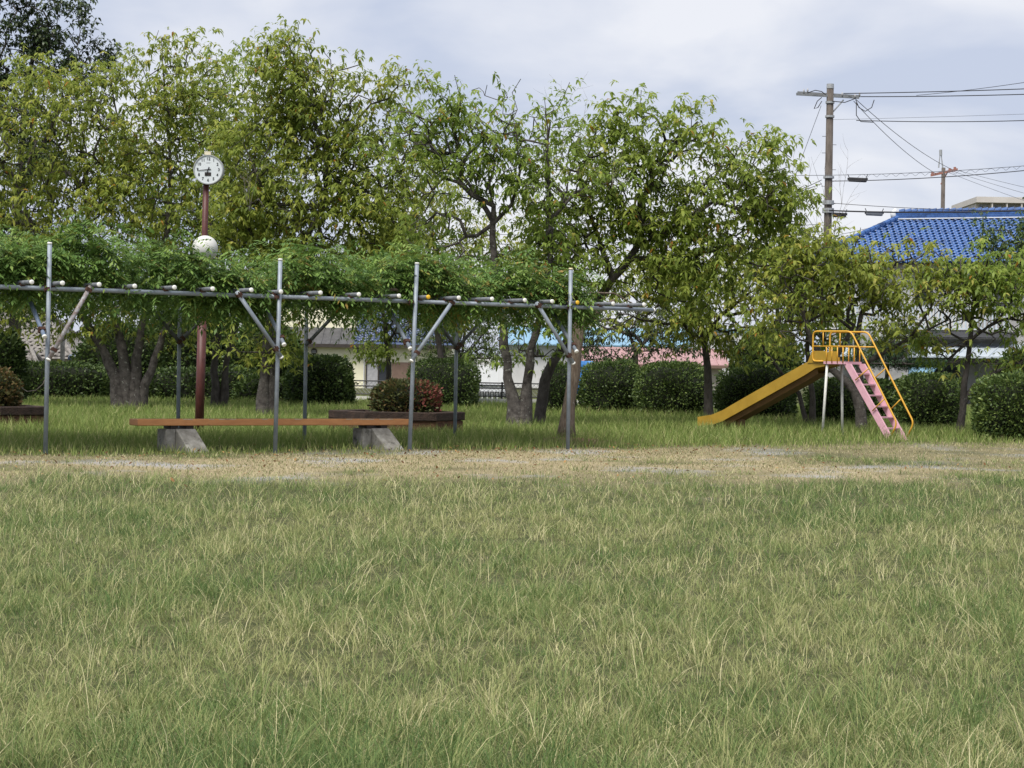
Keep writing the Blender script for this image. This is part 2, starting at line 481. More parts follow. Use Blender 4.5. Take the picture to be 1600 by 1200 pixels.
# ------------------------------------------------------------------ trees
def grow(trunks, attr, rng, step=.4, tip_r=.0085):
    pos, par, rad, plen, dirs = [], [], [], [], []
    for tr in trunks:
        start = -1
        pts = [Vector(q[:3]) for q in tr]
        fine = []
        for i in range(len(pts) - 1):
            k = max(1, int((pts[i + 1] - pts[i]).length / .35))
            for j in range(k):
                f = j / k
                w = .035 * math.sin(3.1 * (i + f)) if (i + j) else 0
                q = pts[i].lerp(pts[i + 1], f) + Vector((rng.normal(0, .02), rng.normal(0, .02), 0))
                fine.append((q, (tr[i][3] * (1 - f) + tr[i + 1][3] * f) * rng.uniform(.87, 1.13)))
        fine.append((pts[-1], tr[-1][3]))
        for q, r in fine:
            i = len(pos)
            pos.append(q); par.append(start); rad.append(r)
            plen.append(0 if start < 0 else plen[start] + (q - pos[start]).length)
            dirs.append(Vector((0, 0, 1)) if start < 0 else (q - pos[start]).normalized())
            start = i
    ntr = len(pos)
    A = np.array(attr)
    Pn = np.array([tuple(p) for p in pos])
    order = np.argsort(np.array([np.min(np.linalg.norm(Pn - a, axis=1)) for a in A]))
    cap = 4000
    buf = np.zeros((60000, 3)); buf[:ntr] = Pn
    pl = np.zeros(60000); pl[:ntr] = plen
    cnt = ntr
    base_z = min(p.z for p in pos)
    tips = []
    for ai in order:
        a = A[ai]
        dist = np.linalg.norm(buf[:cnt] - a, axis=1)
        cost = dist + .12 * pl[:cnt] + np.where(buf[:cnt, 2] > a[2] + .3, .5, 0) + np.where(buf[:cnt, 2] < base_z + 1.2, 3.0, 0)
        i = int(np.argmin(cost))
        a = Vector(a); p0 = pos[i]
        D = (a - p0).length
        k = max(1, int(round(D / step)))
        tdir = dirs[i]
        ctrl = p0 + tdir * D * .35 + Vector((0, 0, D * .10))
        cur = i
        for j in range(1, k + 1):
            f = j / k
            q = p0 * (1 - f) ** 2 + ctrl * 2 * f * (1 - f) + a * f * f
            if j < k: q = q + Vector((rng.normal(0, .05), rng.normal(0, .05), rng.normal(0, .05))) * step * 1.6
            n_ = len(pos)
            dd = (q - pos[cur])
            pos.append(q); par.append(cur); rad.append(0); dirs.append(dd.normalized() if dd.length > 1e-6 else Vector((0, 0, 1)))
            plen.append(plen[cur] + dd.length)
            buf[cnt] = q; pl[cnt] = plen[-1]; cnt += 1
            cur = n_
        tips.append(cur)
    w = np.zeros(len(pos))
    for t_ in tips: w[t_] += 1
    for i in range(len(pos) - 1, -1, -1):
        if par[i] >= 0: w[par[i]] += w[i]
    R = np.array([max(rad[i], 0) if i < ntr else tip_r * max(w[i], 1) ** .46 for i in range(len(pos))])
    for i in range(ntr, len(pos)):
        if R[i] > R[par[i]]: R[i] = R[par[i]] * .95
    return pos, par, R, w, ntr

def branch_mesh(pos, par, R, name, matl, root, min_r=0.0):
    kids = {}
    for i, p in enumerate(par):
        kids.setdefault(p, []).append(i)
    mb = MB()
    stack = [[-1, r] for r in kids.get(-1, [])]
    while stack:
        p, i = stack.pop()
        chain = [p, i] if p >= 0 else [i]
        while kids.get(i):
            ks = sorted(kids[i], key=lambda k: -R[k])
            for k in ks[1:]: stack.append([i, k])
            i = ks[0]; chain.append(i)
        pts = [pos[c] for c in chain]; rr = [R[c] for c in chain]
        if p >= 0: rr[0] = min(rr[0], rr[1] * 1.15)
        mr = max(rr)
        mb.tube(pts, rr, 10 if mr > .12 else 6 if mr > .04 else 4 if mr > .014 else 3, cap=False)
    return mb.build(name, matl, root, True)

def sample_blobs(blobs, n, rng, shell=.6):
    vol = np.array([b[1][0] * b[1][1] * b[1][2] * (b[2] if len(b) > 2 else 1) for b in blobs]) ** .8
    k = rng.choice(len(blobs), n, p=vol / vol.sum())
    for i, b in enumerate(blobs):          # slim leaders still get their own shoots
        if b[1][0] < .75: k[rng.integers(0, n, 7)] = i
    d = unit(rng.normal(size=(n, 3)))
    r = rng.random(n) ** (1 / 3 * shell)
    C = np.array([b[0] for b in blobs])[k]; S = np.array([b[1] for b in blobs])[k]
    return C + d * r[:, None] * S

def cherry_leaves(pos, par, w, ntr, n_leaf, rng, L0=.155, W0=.058, tint_shift=0.0, spread=.16, maxw=4, orange=.012, droop=.45, gap=1.0):
    segs = [i for i in range(ntr, len(pos)) if w[i] <= maxw]
    a = np.array([tuple(pos[par[i]]) for i in segs]); b = np.array([tuple(pos[i]) for i in segs])
    ln = np.linalg.norm(b - a, axis=1) * np.array([1.6 if w[i] <= 1 else .8 for i in segs])
    per = 5
    nc = max(1, n_leaf // per)
    k = rng.choice(len(segs), nc, p=ln / ln.sum())
    f = rng.random(nc)[:, None]
    c = a[k] * (1 - f) + b[k] * f + rng.normal(0, spread, (nc, 3)) * np.array([1, 1, .7])
    # uneven density: thin places where sky and branches show
    nz_ = (np.sin(c[:, 0] * 1.9 + c[:, 2] * 1.3 + 1.7) + np.sin(c[:, 1] * 1.7 - c[:, 2] * 2.1 + .4) + np.sin(c[:, 0] * 3.7 - c[:, 1] * 2.9 + c[:, 2] * 3.3) * .8) / 2.8
    keep = rng.random(nc) < np.clip(.62 + gap * nz_, .12, 1)
    c, k, nc = c[keep], k[keep], int(keep.sum())
    tw = unit(b[k] - a[k])
    az = rng.random(nc) * 6.283
    p = np.repeat(c, per, 0) + rng.normal(0, .02, (nc * per, 3))
    ang = np.repeat(az, per) + np.tile(np.arange(per) * 6.283 / per, nc) + rng.normal(0, .5, nc * per)
    el = rng.normal(-.25, .38, nc * per)
    d = np.stack([np.cos(ang) * np.cos(el), np.sin(ang) * np.cos(el), np.sin(el)], 1) + np.repeat(tw, per, 0) * .3
    size = np.repeat(rng.uniform(.75, 1.2, nc), per) * rng.uniform(.7, 1.15, nc * per)
    v, lo, sz = leaf_geo(p, d, L0 * size, W0 * size * rng.uniform(.85, 1.2, nc * per), droop, rng)
    t = np.repeat(rng.normal(.45 + tint_shift, .2, nc), per) + rng.normal(0, .1, nc * per)
    t = np.clip(t, 0, .95)
    od = rng.random(nc * per) < orange
    t[od] = rng.uniform(.965, 1, od.sum())
    return v, lo, sz, np.repeat(t, 6)

def tree(name, label, Y, trunks, blobs, n_attr, n_leaf, leaf, bark='bark', seed=1, depth=1.0, group=None, tint=0.0,
         L0=.158, W0=.060, dead=0, orange=.012, spread=.24, shell=.6, droop=.45, wisps=1.0, gap=1.0, dz=0.0):
    rng = np.random.default_rng(seed)
    n_attr = int(n_attr * 2.3); n_leaf = int(n_leaf * 2.0)
    k = 1.0 / ppm(Y)
    tr = []
    for t_ in trunks:
        q = []
        for i, e in enumerate(t_):
            dy = e[3] if len(e) > 3 else 0
            v = P(e[0], e[1], Y + dy)
            if i == 0 and v.z < .6: v.z = -.05
            q.append((v.x, v.y, v.z, e[2] * (.56 if i else .68)))
        tr.append(q)
    bl = []
    for b in blobs:
        px, py, rx, ry = b[:4]
        dy = b[4] if len(b) > 4 else 0
        rd = b[5] if len(b) > 5 else max(.9, .5 * (rx + ry) * k) * depth
        c = P(px, py, Y + dy)
        bl.append((tuple(c), (rx * k, rd, ry * k)))
    b0 = tr[0][0]
    root = thing(name, label, 'tree', (b0[0], b0[1], 0), 0, group)
    att = sample_blobs(bl, n_attr, rng, shell)
    cen = att.mean(0)
    att += rng.normal(0, .28, att.shape)
    wisp = rng.random(len(att)) < .13
    outd = unit(att - cen) + np.array([0, 0, .45])
    att[wisp] += outd[wisp] * rng.uniform(.2, .85, (wisp.sum(), 1)) * wisps
    zr = (att[:, 2] - att[:, 2].min()) / np.ptp(att[:, 2])
    att[:, 2] -= dz * zr ** 1.5
    att[:, 2] = np.maximum(att[:, 2], 1.6)
    pos, par, R, w, ntr = grow(tr, att, rng)
    branch_mesh(pos, par, R, 'trunk', M[bark], root)
    v, lo, sz, ti = cherry_leaves(pos, par, w, ntr, n_leaf, rng, L0, W0, tint, spread, 4, orange, droop, gap)
    np_mesh('crown', v, lo, sz, M[leaf], root, ti)
    return root

CHG = 'cherry trees round the park'
tree('cherry_tree', 'broad cherry tree at the left edge with a thick clump of lichened stems', 56,
     [[(190, 640, .42), (182, 590, .34), (160, 545, .22), (120, 480, .17), (75, 400, .12), (40, 330, .08)],
      [(200, 640, .36), (196, 580, .30), (186, 520, .20), (165, 450, .15), (140, 370, .11), (130, 280, .07)],
      [(210, 640, .36), (212, 580, .27), (222, 520, .20), (240, 450, .16), (262, 360, .12), (266, 250, .08), (258, 150, .05), (252, 60, .02)],
      [(216, 640, .30), (236, 580, .20), (256, 520, .16), (300, 440, .12), (330, 350, .08)]],
     [(70, 190, 120, 95), (180, 170, 110, 90), (250, 120, 60, 60), (253, 45, 18, 45, 0, .4), (320, 95, 24, 48, 0, .5), (300, 180, 60, 70), (40, 330, 110, 80), (150, 300, 120, 90),
      (260, 290, 90, 90), (60, 430, 100, 55), (180, 430, 110, 50), (290, 420, 70, 50), (-20, 420, 90, 70), (110, 240, 90, 60), (-60, 260, 90, 120), (30, 130, 60, 40), (60, 490, 60, 26), (200, 495, 70, 28), (290, 500, 50, 30)],
     470, 33000, 'leaf_a', 'bark_pale', 3, .8, CHG, gap=.4, spread=.32, dz=.45)
tree('cherry_tree', 'upright cherry tree behind the clock pole with slim forked stems', 60,
     [[(338, 632, .24), (335, 580, .20), (340, 520, .17), (350, 430, .13), (345, 330, .10), (350, 230, .06), (340, 130, .03)],
      [(350, 632, .2), (352, 570, .17), (372, 500, .13), (410, 400, .09)]],
     [(350, 190, 70, 70), (330, 290, 90, 80), (340, 400, 100, 70), (400, 250, 70, 90), (340, 130, 40, 30), (390, 130, 40, 35), (270, 350, 70, 70), (230, 240, 60, 70), (400, 380, 60, 60)],
     230, 16000, 'leaf_b', 'bark', 4, .9, CHG, -.02, gap=.4, spread=.32, dz=.4)
tree('cherry_tree', 'tall cherry tree with its top shoots highest above the middle of the pergola', 50,
     [[(412, 650, .33), (415, 590, .25), (418, 530, .22), (432, 450, .18), (470, 390, .15), (505, 320, .12), (515, 230, .09), (500, 160, .06), (455, 80, .025)],
      [(422, 648, .26), (428, 590, .18), (426, 520, .15), (400, 420, .12), (385, 330, .09), (400, 230, .06)],
      [(505, 322, .1), (560, 290, .08), (620, 270, .05), (650, 230, .03)]],
     [(470, 110, 60, 60), (440, 60, 25, 32, 0, .5), (505, 70, 26, 32, 0, .5), (575, 125, 48, 26, 0, .8), (430, 190, 80, 70), (520, 190, 80, 70), (590, 230, 60, 60), (480, 290, 110, 70),
      (580, 320, 80, 70), (400, 320, 70, 70), (500, 390, 110, 50), (620, 380, 60, 45), (430, 430, 60, 40), (640, 290, 30, 40), (400, 520, 40, 40), (425, 590, 14, 22, 0, .5)],
     380, 25000, 'leaf_a', 'bark_pale', 5, .85, CHG, -.03, gap=.5, spread=.30, wisps=.5, dz=.6)
tree('cherry_tree', 'sparse cherry tree forking low into pale barked stems beside the timber planter', 45,
     [[(806, 668, .36), (803, 630, .26), (795, 590, .19), (788, 540, .17), (783, 480, .15), (772, 400, .13), (768, 345, .11), (740, 300, .07), (700, 230, .04), (680, 170, .02)],
      [(818, 668, .34), (820, 625, .22), (826, 570, .17), (836, 520, .14), (856, 440, .11), (862, 340, .09), (852, 250, .06), (860, 190, .03)],
      [(768, 350, .1), (800, 320, .07), (815, 260, .05), (800, 180, .02)],
      [(862, 345, .08), (900, 300, .05), (930, 290, .03)]],
     [(690, 190, 40, 55, 0, .9), (650, 220, 35, 60, 0, .8), (760, 190, 55, 55), (810, 160, 45, 35), (840, 230, 55, 60), (720, 270, 60, 55), (780, 265, 60, 45), (870, 300, 50, 60), (680, 330, 45, 40),
      (720, 400, 60, 35), (850, 390, 60, 40), (820, 560, 22, 40, .6, .5), (790, 440, 60, 30), (830, 500, 40, 40)],
     260, 8800, 'leaf_b', 'bark_pale', 6, .75, CHG, -.03, shell=.8, dz=.3, wisps=.8, gap=1.1)
tree('cherry_tree', 'wide rounded cherry tree leaning right behind the end of the pergola', 47,
     [[(842, 662, .24), (846, 620, .21), (862, 570, .19), (905, 505, .17), (960, 435, .16), (1002, 375, .13), (1004, 310, .10), (1040, 240, .06), (1090, 190, .03)],
      [(1000, 385, .12), (1070, 345, .09), (1140, 300, .06), (1190, 270, .03)],
      [(960, 437, .12), (930, 360, .09), (905, 280, .06), (930, 210, .03)],
      [(985, 405, .1), (1060, 400, .07), (1130, 390, .05)]],
     [(960, 210, 60, 50), (985, 160, 14, 24, 0, .4), (1040, 200, 70, 42), (1110, 230, 70, 50), (1170, 250, 50, 50), (1205, 310, 45, 55), (1130, 310, 90, 60), (1040, 290, 90, 60), (960, 300, 70, 60), (900, 240, 45, 45),
      (890, 320, 50, 60), (1080, 380, 100, 50), (1180, 385, 60, 55), (980, 400, 60, 40), (1230, 290, 18, 30, 0, .5), (1050, 430, 70, 30), (910, 400, 40, 40)],
     360, 18500, 'leaf_c', 'bark', 7, .85, CHG, .0, gap=.65, wisps=.55, dz=.5)
tree('cherry_tree', 'flat topped cherry tree standing just left of the foot of the slide', 54,
     [[(1109, 652, .23), (1107, 600, .17), (1103, 545, .15), (1095, 505, .13), (1070, 470, .08), (1040, 450, .05)],
      [(1100, 530, .12), (1130, 490, .09), (1170, 460, .06), (1200, 440, .03)]],
     [(1060, 460, 70, 40), (1130, 450, 80, 45), (1200, 440, 55, 50), (1000, 465, 50, 40), (1100, 505, 80, 30), (1180, 500, 60, 40), (1220, 480, 40, 60), (960, 480, 30, 30)],
     200, 9500, 'leaf_a', 'bark', 8, 1.0, CHG, .04)
tree('cherry_tree', 'cherry tree with a bent lichened trunk directly behind the slide ladder', 46,
     [[(1346, 672, .22), (1345, 640, .20), (1335, 610, .18), (1300, 575, .13), (1268, 535, .11), (1255, 490, .08), (1230, 440, .05)],
      [(1342, 630, .16), (1345, 570, .13), (1338, 530, .12), (1345, 490, .1), (1372, 460, .07), (1400, 410, .04)],
      [(1343, 575, .1), (1380, 550, .09), (1420, 530, .07), (1480, 500, .04)],
      [(1300, 575, .09), (1330, 515, .07), (1300, 488, .06), (1255, 474, .04)]],
     [(1395, 392, 55, 28), (1330, 400, 50, 35), (1460, 415, 45, 32), (1280, 425, 45, 50), (1400, 440, 75, 35), (1320, 460, 60, 35), (1240, 400, 40, 40), (1240, 490, 40, 40), (1470, 470, 35, 30), (1390, 490, 60, 22), (1320, 380, 30, 25)],
     240, 6200, 'leaf_a', 'bark_pale', 9, .9, CHG, .03, orange=.015, wisps=.1, gap=1.1, dz=.45)
tree('cherry_tree', 'thin stemmed cherry tree between the slide legs and the round hedge', 50,
     [[(1270, 662, .15), (1268, 620, .12), (1264, 570, .10), (1258, 500, .07), (1240, 430, .04)],
      [(1264, 655, .12), (1248, 615, .10), (1222, 585, .08), (1195, 545, .06), (1180, 500, .03)]],
     [(1250, 440, 45, 45), (1215, 500, 45, 40), (1270, 490, 40, 40), (1290, 520, 30, 20), (1230, 380, 25, 30)],
     90, 3100, 'leaf_b', 'bark', 10, .9, CHG, .08, wisps=.2, dz=.4)
tree('cherry_tree', 'small forked cherry tree at the right edge between two clipped hedges', 46,
     [[(1497, 674, .17), (1503, 640, .14), (1508, 600, .12), (1514, 530, .10), (1522, 460, .07), (1530, 400, .03)],
      [(1504, 635, .11), (1520, 605, .09), (1555, 582, .07), (1610, 556, .04)],
      [(1514, 535, .07), (1550, 505, .06), (1600, 490, .04)]],
     [(1530, 415, 55, 28), (1500, 455, 45, 30), (1570, 450, 50, 40), (1590, 500, 40, 30), (1470, 500, 35, 25), (1575, 565, 40, 22), (1480, 545, 30, 20), (1620, 440, 50, 60)],
     150, 4200, 'leaf_b', 'bark', 12, .9, CHG, .05, wisps=.1, gap=1.1, dz=.35)
tree('cherry_tree', 'slender dark tree in front of the cream house window', 66,
     [[(608, 628, .17), (606, 580, .14), (604, 530, .12), (598, 480, .09), (590, 430, .05)], [(604, 540, .08), (625, 500, .06), (640, 450, .03)]],
     [(590, 470, 60, 32), (645, 480, 40, 35), (600, 505, 30, 14), (585, 550, 10, 8, 0, .4), (600, 420, 60, 35)],
     110, 5200, 'leaf_c', 'bark', 13, .9, CHG, -.12)
tree('cherry_tree', 'hazy background cherry crown filling the gap left of the sparse tree', 63,
     [[(690, 632, .2), (688, 560, .16), (680, 480, .13), (670, 400, .09), (680, 330, .05)], [(682, 490, .1), (730, 420, .07), (780, 380, .04)]],
     [(640, 360, 50, 60), (700, 380, 60, 45), (760, 410, 60, 40), (690, 320, 45, 40), (830, 420, 50, 40), (640, 430, 60, 40), (730, 450, 60, 30)],
     130, 9000, 'leaf_a', 'bark', 23, .7, CHG, .0, gap=.5, spread=.32)
tree('flat_crowned_tree', 'dark layered tree rising behind the clipped hedge near the pink roof', 66,
     [[(993, 640, .2), (994, 590, .17), (993, 550, .15), (985, 525, .09), (950, 505, .04)], [(993, 552, .1), (1015, 525, .08), (1050, 510, .04)]],
     [(940, 510, 45, 16), (1000, 500, 45, 18), (1055, 505, 50, 18), (1020, 530, 60, 12), (900, 500, 30, 20), (960, 540, 45, 14)],
     120, 6500, 'leaf_dark', 'bark', 14, 1.2, None, .2, .12, .05)
tree('maple_tree', 'light feathery green tree beyond the planter shrub', 70,
     [[(716, 630, .15), (718, 590, .12), (722, 550, .1), (730, 490, .05)], [(722, 560, .08), (750, 530, .05), (770, 500, .03)]],
     [(715, 530, 45, 40), (745, 500, 40, 40), (700, 480, 40, 30), (755, 560, 30, 25), (735, 590, 40, 20), (680, 540, 30, 30)],
     140, 8000, 'leaf_maple', 'bark', 15, 1.0, None, .1, .10, .04)
tree('evergreen_tree', 'tall dark evergreen tree filling the top left corner behind the cherries', 88,
     [[(20, 610, .5), (25, 480, .4), (30, 300, .3), (40, 150, .2), (60, 40, .08)], [(30, 300, .2), (90, 180, .14), (130, 100, .06)], [(30, 290, .2), (-60, 180, .14), (-90, 80, .06)]],
     [(30, 20, 70, 60), (110, 40, 50, 40), (140, 100, 38, 40), (60, 90, 80, 60), (-60, 60, 70, 80), (20, 170, 90, 70), (150, 160, 30, 40), (0, 260, 110, 60), (0, 360, 100, 60), (10, 450, 80, 50)],
     420, 33000, 'leaf_dark', 'bark', 16, .8, None, .05, .17, .09, orange=0, spread=.25)
tree('evergreen_tree', 'dark green broadleaf tree reaching in from the right edge before the blue roof', 62,
     [[(1650, 660, .3), (1645, 560, .25), (1640, 460, .2), (1630, 380, .12), (1610, 350, .05)]],
     [(1590, 362, 42, 26), (1640, 340, 50, 40), (1620, 390, 40, 25), (1670, 400, 60, 60), (1580, 395, 25, 15)],
     130, 11000, 'leaf_maple', 'bark', 17, 1.0, None, -.15, .12, .055, wisps=.15, gap=.4, dz=.9)
tree('pine_tree', 'small green pine tree behind the top of the slide ladder', 58,
     [[(1385, 652, .14), (1383, 600, .11), (1390, 550, .08), (1392, 520, .04)]],
     [(1385, 560, 28, 12), (1400, 580, 25, 10), (1370, 590, 24, 10), (1395, 540, 22, 10), (1405, 600, 18, 8)],
     130, 13000, 'leaf_pine', 'bark', 18, 1.0, None, 0, .11, .018, orange=0, spread=.1, droop=.0)

# bare dead shoots sticking out of the crowns
def dead_shoots(px, py, Y, n, h, seed, label):
    rng = random.Random(seed)
    b = P(px, py, Y); root = thing('bare_branch', label, 'branch', b)
    mb = MB()
    def rec(p, d, L, r, lev):
        pts = [p]; q = p.copy(); dd = d.copy()
        for _ in range(4):
            dd = (dd + Vector((rng.gauss(0, .14), rng.gauss(0, .14), rng.gauss(0.04, .08)))).normalized()
            q = q + dd * L / 4; pts.append(q.copy())
            if lev < 2 and rng.random() < .75:
                rec(q.copy(), (dd + Vector((rng.gauss(0, .6), rng.gauss(0, .4), rng.gauss(.1, .3)))).normalized(), L * .5, r * .6, lev + 1)
        mb.tube(pts, [r, r * .85, r * .7, r * .5, r * .3], 4, False)
    for i in range(n):
        rec(b.copy(), Vector((rng.gauss(0, .45), rng.gauss(0, .3), 1)).normalized(), h * rng.uniform(.55, .8), .0065, 0)
    mb.build('twigs', M['twig'], root, True)
dead_shoots(880, 250, 46, 3, 1.9, 1, 'bare grey shoots standing up between the two middle crowns')
dead_shoots(700, 270, 45, 2, 2.0, 2, 'bare grey shoots at the left side of the sparse crown')
dead_shoots(1292, 400, 46, 4, 2.4, 3, 'leafless grey twigs in front of the utility pole')
dead_shoots(350, 150, 58, 2, 1.3, 4, 'bare twigs above the clock against the sky')
dead_shoots(390, 330, 48, 3, 1.2, 5, 'tangle of dead grey twigs right of the clock')
dead_shoots(955, 300, 44.5, 3, 1.0, 6, 'dead grey twigs low in the rounded crown')

# ------------------------------------------------------------------ clipped hedges and shrubs
def hedge(label, px0, px1, py_top, Y, depth, n, seed, name='clipped_hedge', cat='hedge', leafm='leaf_hedge', power=3.2, L0=.07, base_z=0.0, group=None, tint=0.0, redright=False, rough=.32):
    rng = np.random.default_rng(seed)
    a, b = G(px0, Y), G(px1, Y)
    top = P((px0 + px1) / 2, py_top, Y).z
    cx = (a.x + b.x) / 2; rx = (b.x - a.x) / 2
    rz = (top - base_z) * .54; cz = top - rz
    root = thing(name, label, cat, (cx, Y, base_z), 0, group)
    def surf(d, k):
        e = np.abs(d) / np.array([1, 1, 1])
        r = (e ** power).sum(1) ** (-1 / power)
        q = d * r[:, None]
        lump = 1 + rough * (fnoise(q[:, 0] * 2.3 + seed, q[:, 2] * 2.3 + q[:, 1], seed) - .5)
        return q * (lump * k)[:, None] * np.array([rx, depth, rz]) + np.array([cx, Y, cz])
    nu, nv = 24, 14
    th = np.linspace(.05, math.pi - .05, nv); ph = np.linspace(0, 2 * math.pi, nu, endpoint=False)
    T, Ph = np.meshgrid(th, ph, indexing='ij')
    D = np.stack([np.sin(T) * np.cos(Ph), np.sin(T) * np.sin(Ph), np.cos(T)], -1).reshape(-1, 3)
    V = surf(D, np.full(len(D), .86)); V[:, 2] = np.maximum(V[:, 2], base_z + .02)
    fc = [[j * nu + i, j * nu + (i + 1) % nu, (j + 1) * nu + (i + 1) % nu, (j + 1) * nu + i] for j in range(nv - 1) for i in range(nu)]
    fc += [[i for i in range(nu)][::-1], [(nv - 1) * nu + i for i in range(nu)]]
    add_mesh('shaded_core', V, fc, M['core'], root, True)  # added solid behind the leaves, painted dark as the shaded interior
    d = unit(rng.normal(size=(n, 3)))
    k = rng.uniform(.86, 1.03, n) + (rng.random(n) < .05) * rng.uniform(0, .13, n)
    p = surf(d, k)
    ok = p[:, 2] > base_z + .03
    p, d = p[ok], d[ok]; m = len(p)
    dd = unit(d * np.array([1, 1, .6])) + rng.normal(0, .6, (m, 3)) + np.array([0, 0, .25])
    sz = rng.uniform(.7, 1.25, m)
    dd = unit(dd); sd_ = unit(np.cross(dd, rng.normal(size=(m, 3))))
    v, lo, s_ = diamond_geo(p, dd, sd_, L0 * 1.1 * sz, L0 * .62 * sz)
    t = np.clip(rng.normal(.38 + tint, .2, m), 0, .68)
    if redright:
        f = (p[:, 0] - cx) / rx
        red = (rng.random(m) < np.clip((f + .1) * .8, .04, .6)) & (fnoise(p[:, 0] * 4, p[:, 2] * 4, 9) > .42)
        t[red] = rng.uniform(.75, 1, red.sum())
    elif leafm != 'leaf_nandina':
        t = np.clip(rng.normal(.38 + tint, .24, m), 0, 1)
    np_mesh('foliage', v, lo, s_, M[leafm], root, np.repeat(t, 4))
    return root
HG = 'clipped round hedges along the park edge'
hedge('clipped dark hedge just right of the wisteria stem', 908, 1006, 566, 60, .9, 9000, 31, group=HG)
hedge('rounded green hedge below the pink roof with sprouting top', 996, 1108, 566, 58.5, 1.0, 11000, 32, group=HG, tint=.08)
hedge('dome shaped dark hedge behind the slide chute', 1120, 1246, 573, 56, 1.1, 11000, 33, group=HG, power=2.6)
hedge('dark hedge seen between the legs and ladder of the slide', 1262, 1352, 592, 52, .9, 7000, 34, group=HG)
hedge('square green hedge between the slide ladder and the forked tree', 1400, 1502, 584, 50, 1.0, 9000, 35, group=HG, tint=.05)
hedge('big bright clipped hedge cut by the right edge of the picture', 1528, 1650, 586, 43.5, .9, 12000, 36, group=HG, tint=.12)
hedge('dark rounded bush in front of the left end of the cream house', 452, 550, 558, 64, 1.0, 8000, 37, 'round_bush', 'bush', rough=.3, L0=.10, tint=-.05)
hedge('dark round bush behind the right end of the timber planter', 640, 748, 562, 63, 1.0, 9000, 38, 'round_bush', 'bush', rough=.15)
hedge('dark bush in the shade behind the pale forked tree', 846, 900, 568, 60, .7, 4500, 39, 'round_bush', 'bush', rough=.3, tint=-.1)
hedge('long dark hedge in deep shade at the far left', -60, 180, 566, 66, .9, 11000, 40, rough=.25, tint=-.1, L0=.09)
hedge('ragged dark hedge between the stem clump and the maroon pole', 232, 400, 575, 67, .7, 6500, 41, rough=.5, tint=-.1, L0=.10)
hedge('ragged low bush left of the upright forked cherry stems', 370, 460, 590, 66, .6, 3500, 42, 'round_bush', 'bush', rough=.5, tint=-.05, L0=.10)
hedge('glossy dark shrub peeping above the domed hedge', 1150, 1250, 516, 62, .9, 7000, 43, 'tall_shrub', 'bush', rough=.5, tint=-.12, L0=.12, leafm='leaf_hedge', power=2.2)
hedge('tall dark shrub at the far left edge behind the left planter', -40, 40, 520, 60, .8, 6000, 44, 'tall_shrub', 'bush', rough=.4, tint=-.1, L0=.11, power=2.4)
hedge('dark shrub filling the gap beyond the right forked tree', 1560, 1680, 540, 56, .9, 6000, 45, 'tall_shrub', 'bush', rough=.4, tint=.0, L0=.11, power=2.4)

hedge('low dark bush behind the right side of the slide ladder', 1345, 1412, 596, 57, .8, 5000, 49, 'round_bush', 'bush', rough=.5, tint=-.05, L0=.10)
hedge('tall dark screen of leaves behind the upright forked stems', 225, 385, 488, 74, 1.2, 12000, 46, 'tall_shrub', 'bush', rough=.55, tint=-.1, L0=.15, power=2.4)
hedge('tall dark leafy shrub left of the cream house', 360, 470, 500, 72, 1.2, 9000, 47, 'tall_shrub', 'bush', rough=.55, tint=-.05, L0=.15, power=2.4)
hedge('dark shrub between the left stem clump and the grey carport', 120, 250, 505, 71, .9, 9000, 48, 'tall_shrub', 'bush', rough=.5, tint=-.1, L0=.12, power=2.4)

# ------------------------------------------------------------------ pergola of steel pipes
PW = 3.6
BZ = 2.385
pergola = thing('pipe_pergola', 'galvanised steel pipe pergola carrying the wisteria over the long bench', 'pergola', ORG)
POSTS = [row(73), row(432), row(642), row(889.5)]
TOPS = [3.03, 2.95, 2.99, 3.02]
LEAN = [(.02, 0), (.04, .0), (.085, 0), (.0, 0)]
def clamp(p, along, parent=pergola, s=.062):
    a = Vector(along).normalized()
    rot = a.to_track_quat('Z', 'Y').to_matrix()
    mb = MB().box(p, (s * 1.25, s * 1.25, s * .8), rot)
    mb.tube([p + rot @ Vector((s * .5, 0, -.05)), p + rot @ Vector((s * .5, 0, .05))], .012, 6)
    return mb.build('clamp', M['clamp'], parent)
def pipe(name, a, b, r, m, parent=pergola, caps=(None, None), n=12):
    a, b = Vector(a), Vector(b)
    o = MB().tube([a, b], r, n).build(name, m, parent, True)
    d = (b - a).normalized()
    for e, cm, sg in ((a, caps[0], -1), (b, caps[1], 1)):
        if cm:
            MB().tube([e - d * sg * .012, e + d * sg * .010, e + d * sg * .016], [r * 1.10, r * 1.10, r * .8], n).build('end_cap', M[cm], o, True)
    for p_ in o.data.polygons:
        if len(p_.vertices) > 4: p_.use_smooth = False
    return o
R_ = .033
front_cap = ['capw', 'capw', 'capw', 'capc']
for k, s in enumerate(POSTS):
    b = ST(s, -.0, -.08); t = ST(s, 0, TOPS[k]) + U * LEAN[k][0]
    pipe('post', b, t, R_, M['pipe'], caps=(None, front_cap[k]))
    clamp(ST(s, .01, BZ - .005), (0, 0, 1))
    if k:
        pipe('post', ST(s, PW, -.08), ST(s, PW, 2.6), R_, M['pipe'])
pipe('post', ST(POSTS[0], PW, -.08), ST(POSTS[0], PW, 2.6), R_, M['pipe'])
s_end = row(1024)
for a_, b_ in ((-3.2, POSTS[1] - .25), (POSTS[1] - .25, POSTS[2] + .1), (POSTS[2] + .1, s_end)):
    pipe('beam', ST(a_, .07, BZ), ST(b_, .07, BZ), R_ * (1.0 if a_ < POSTS[1] else .985), M['pipe'], caps=(None, 'capw' if b_ == s_end else None))
pipe('beam', ST(-3.2, PW, BZ), ST(s_end - .5, PW, BZ), R_, M['pipe'])
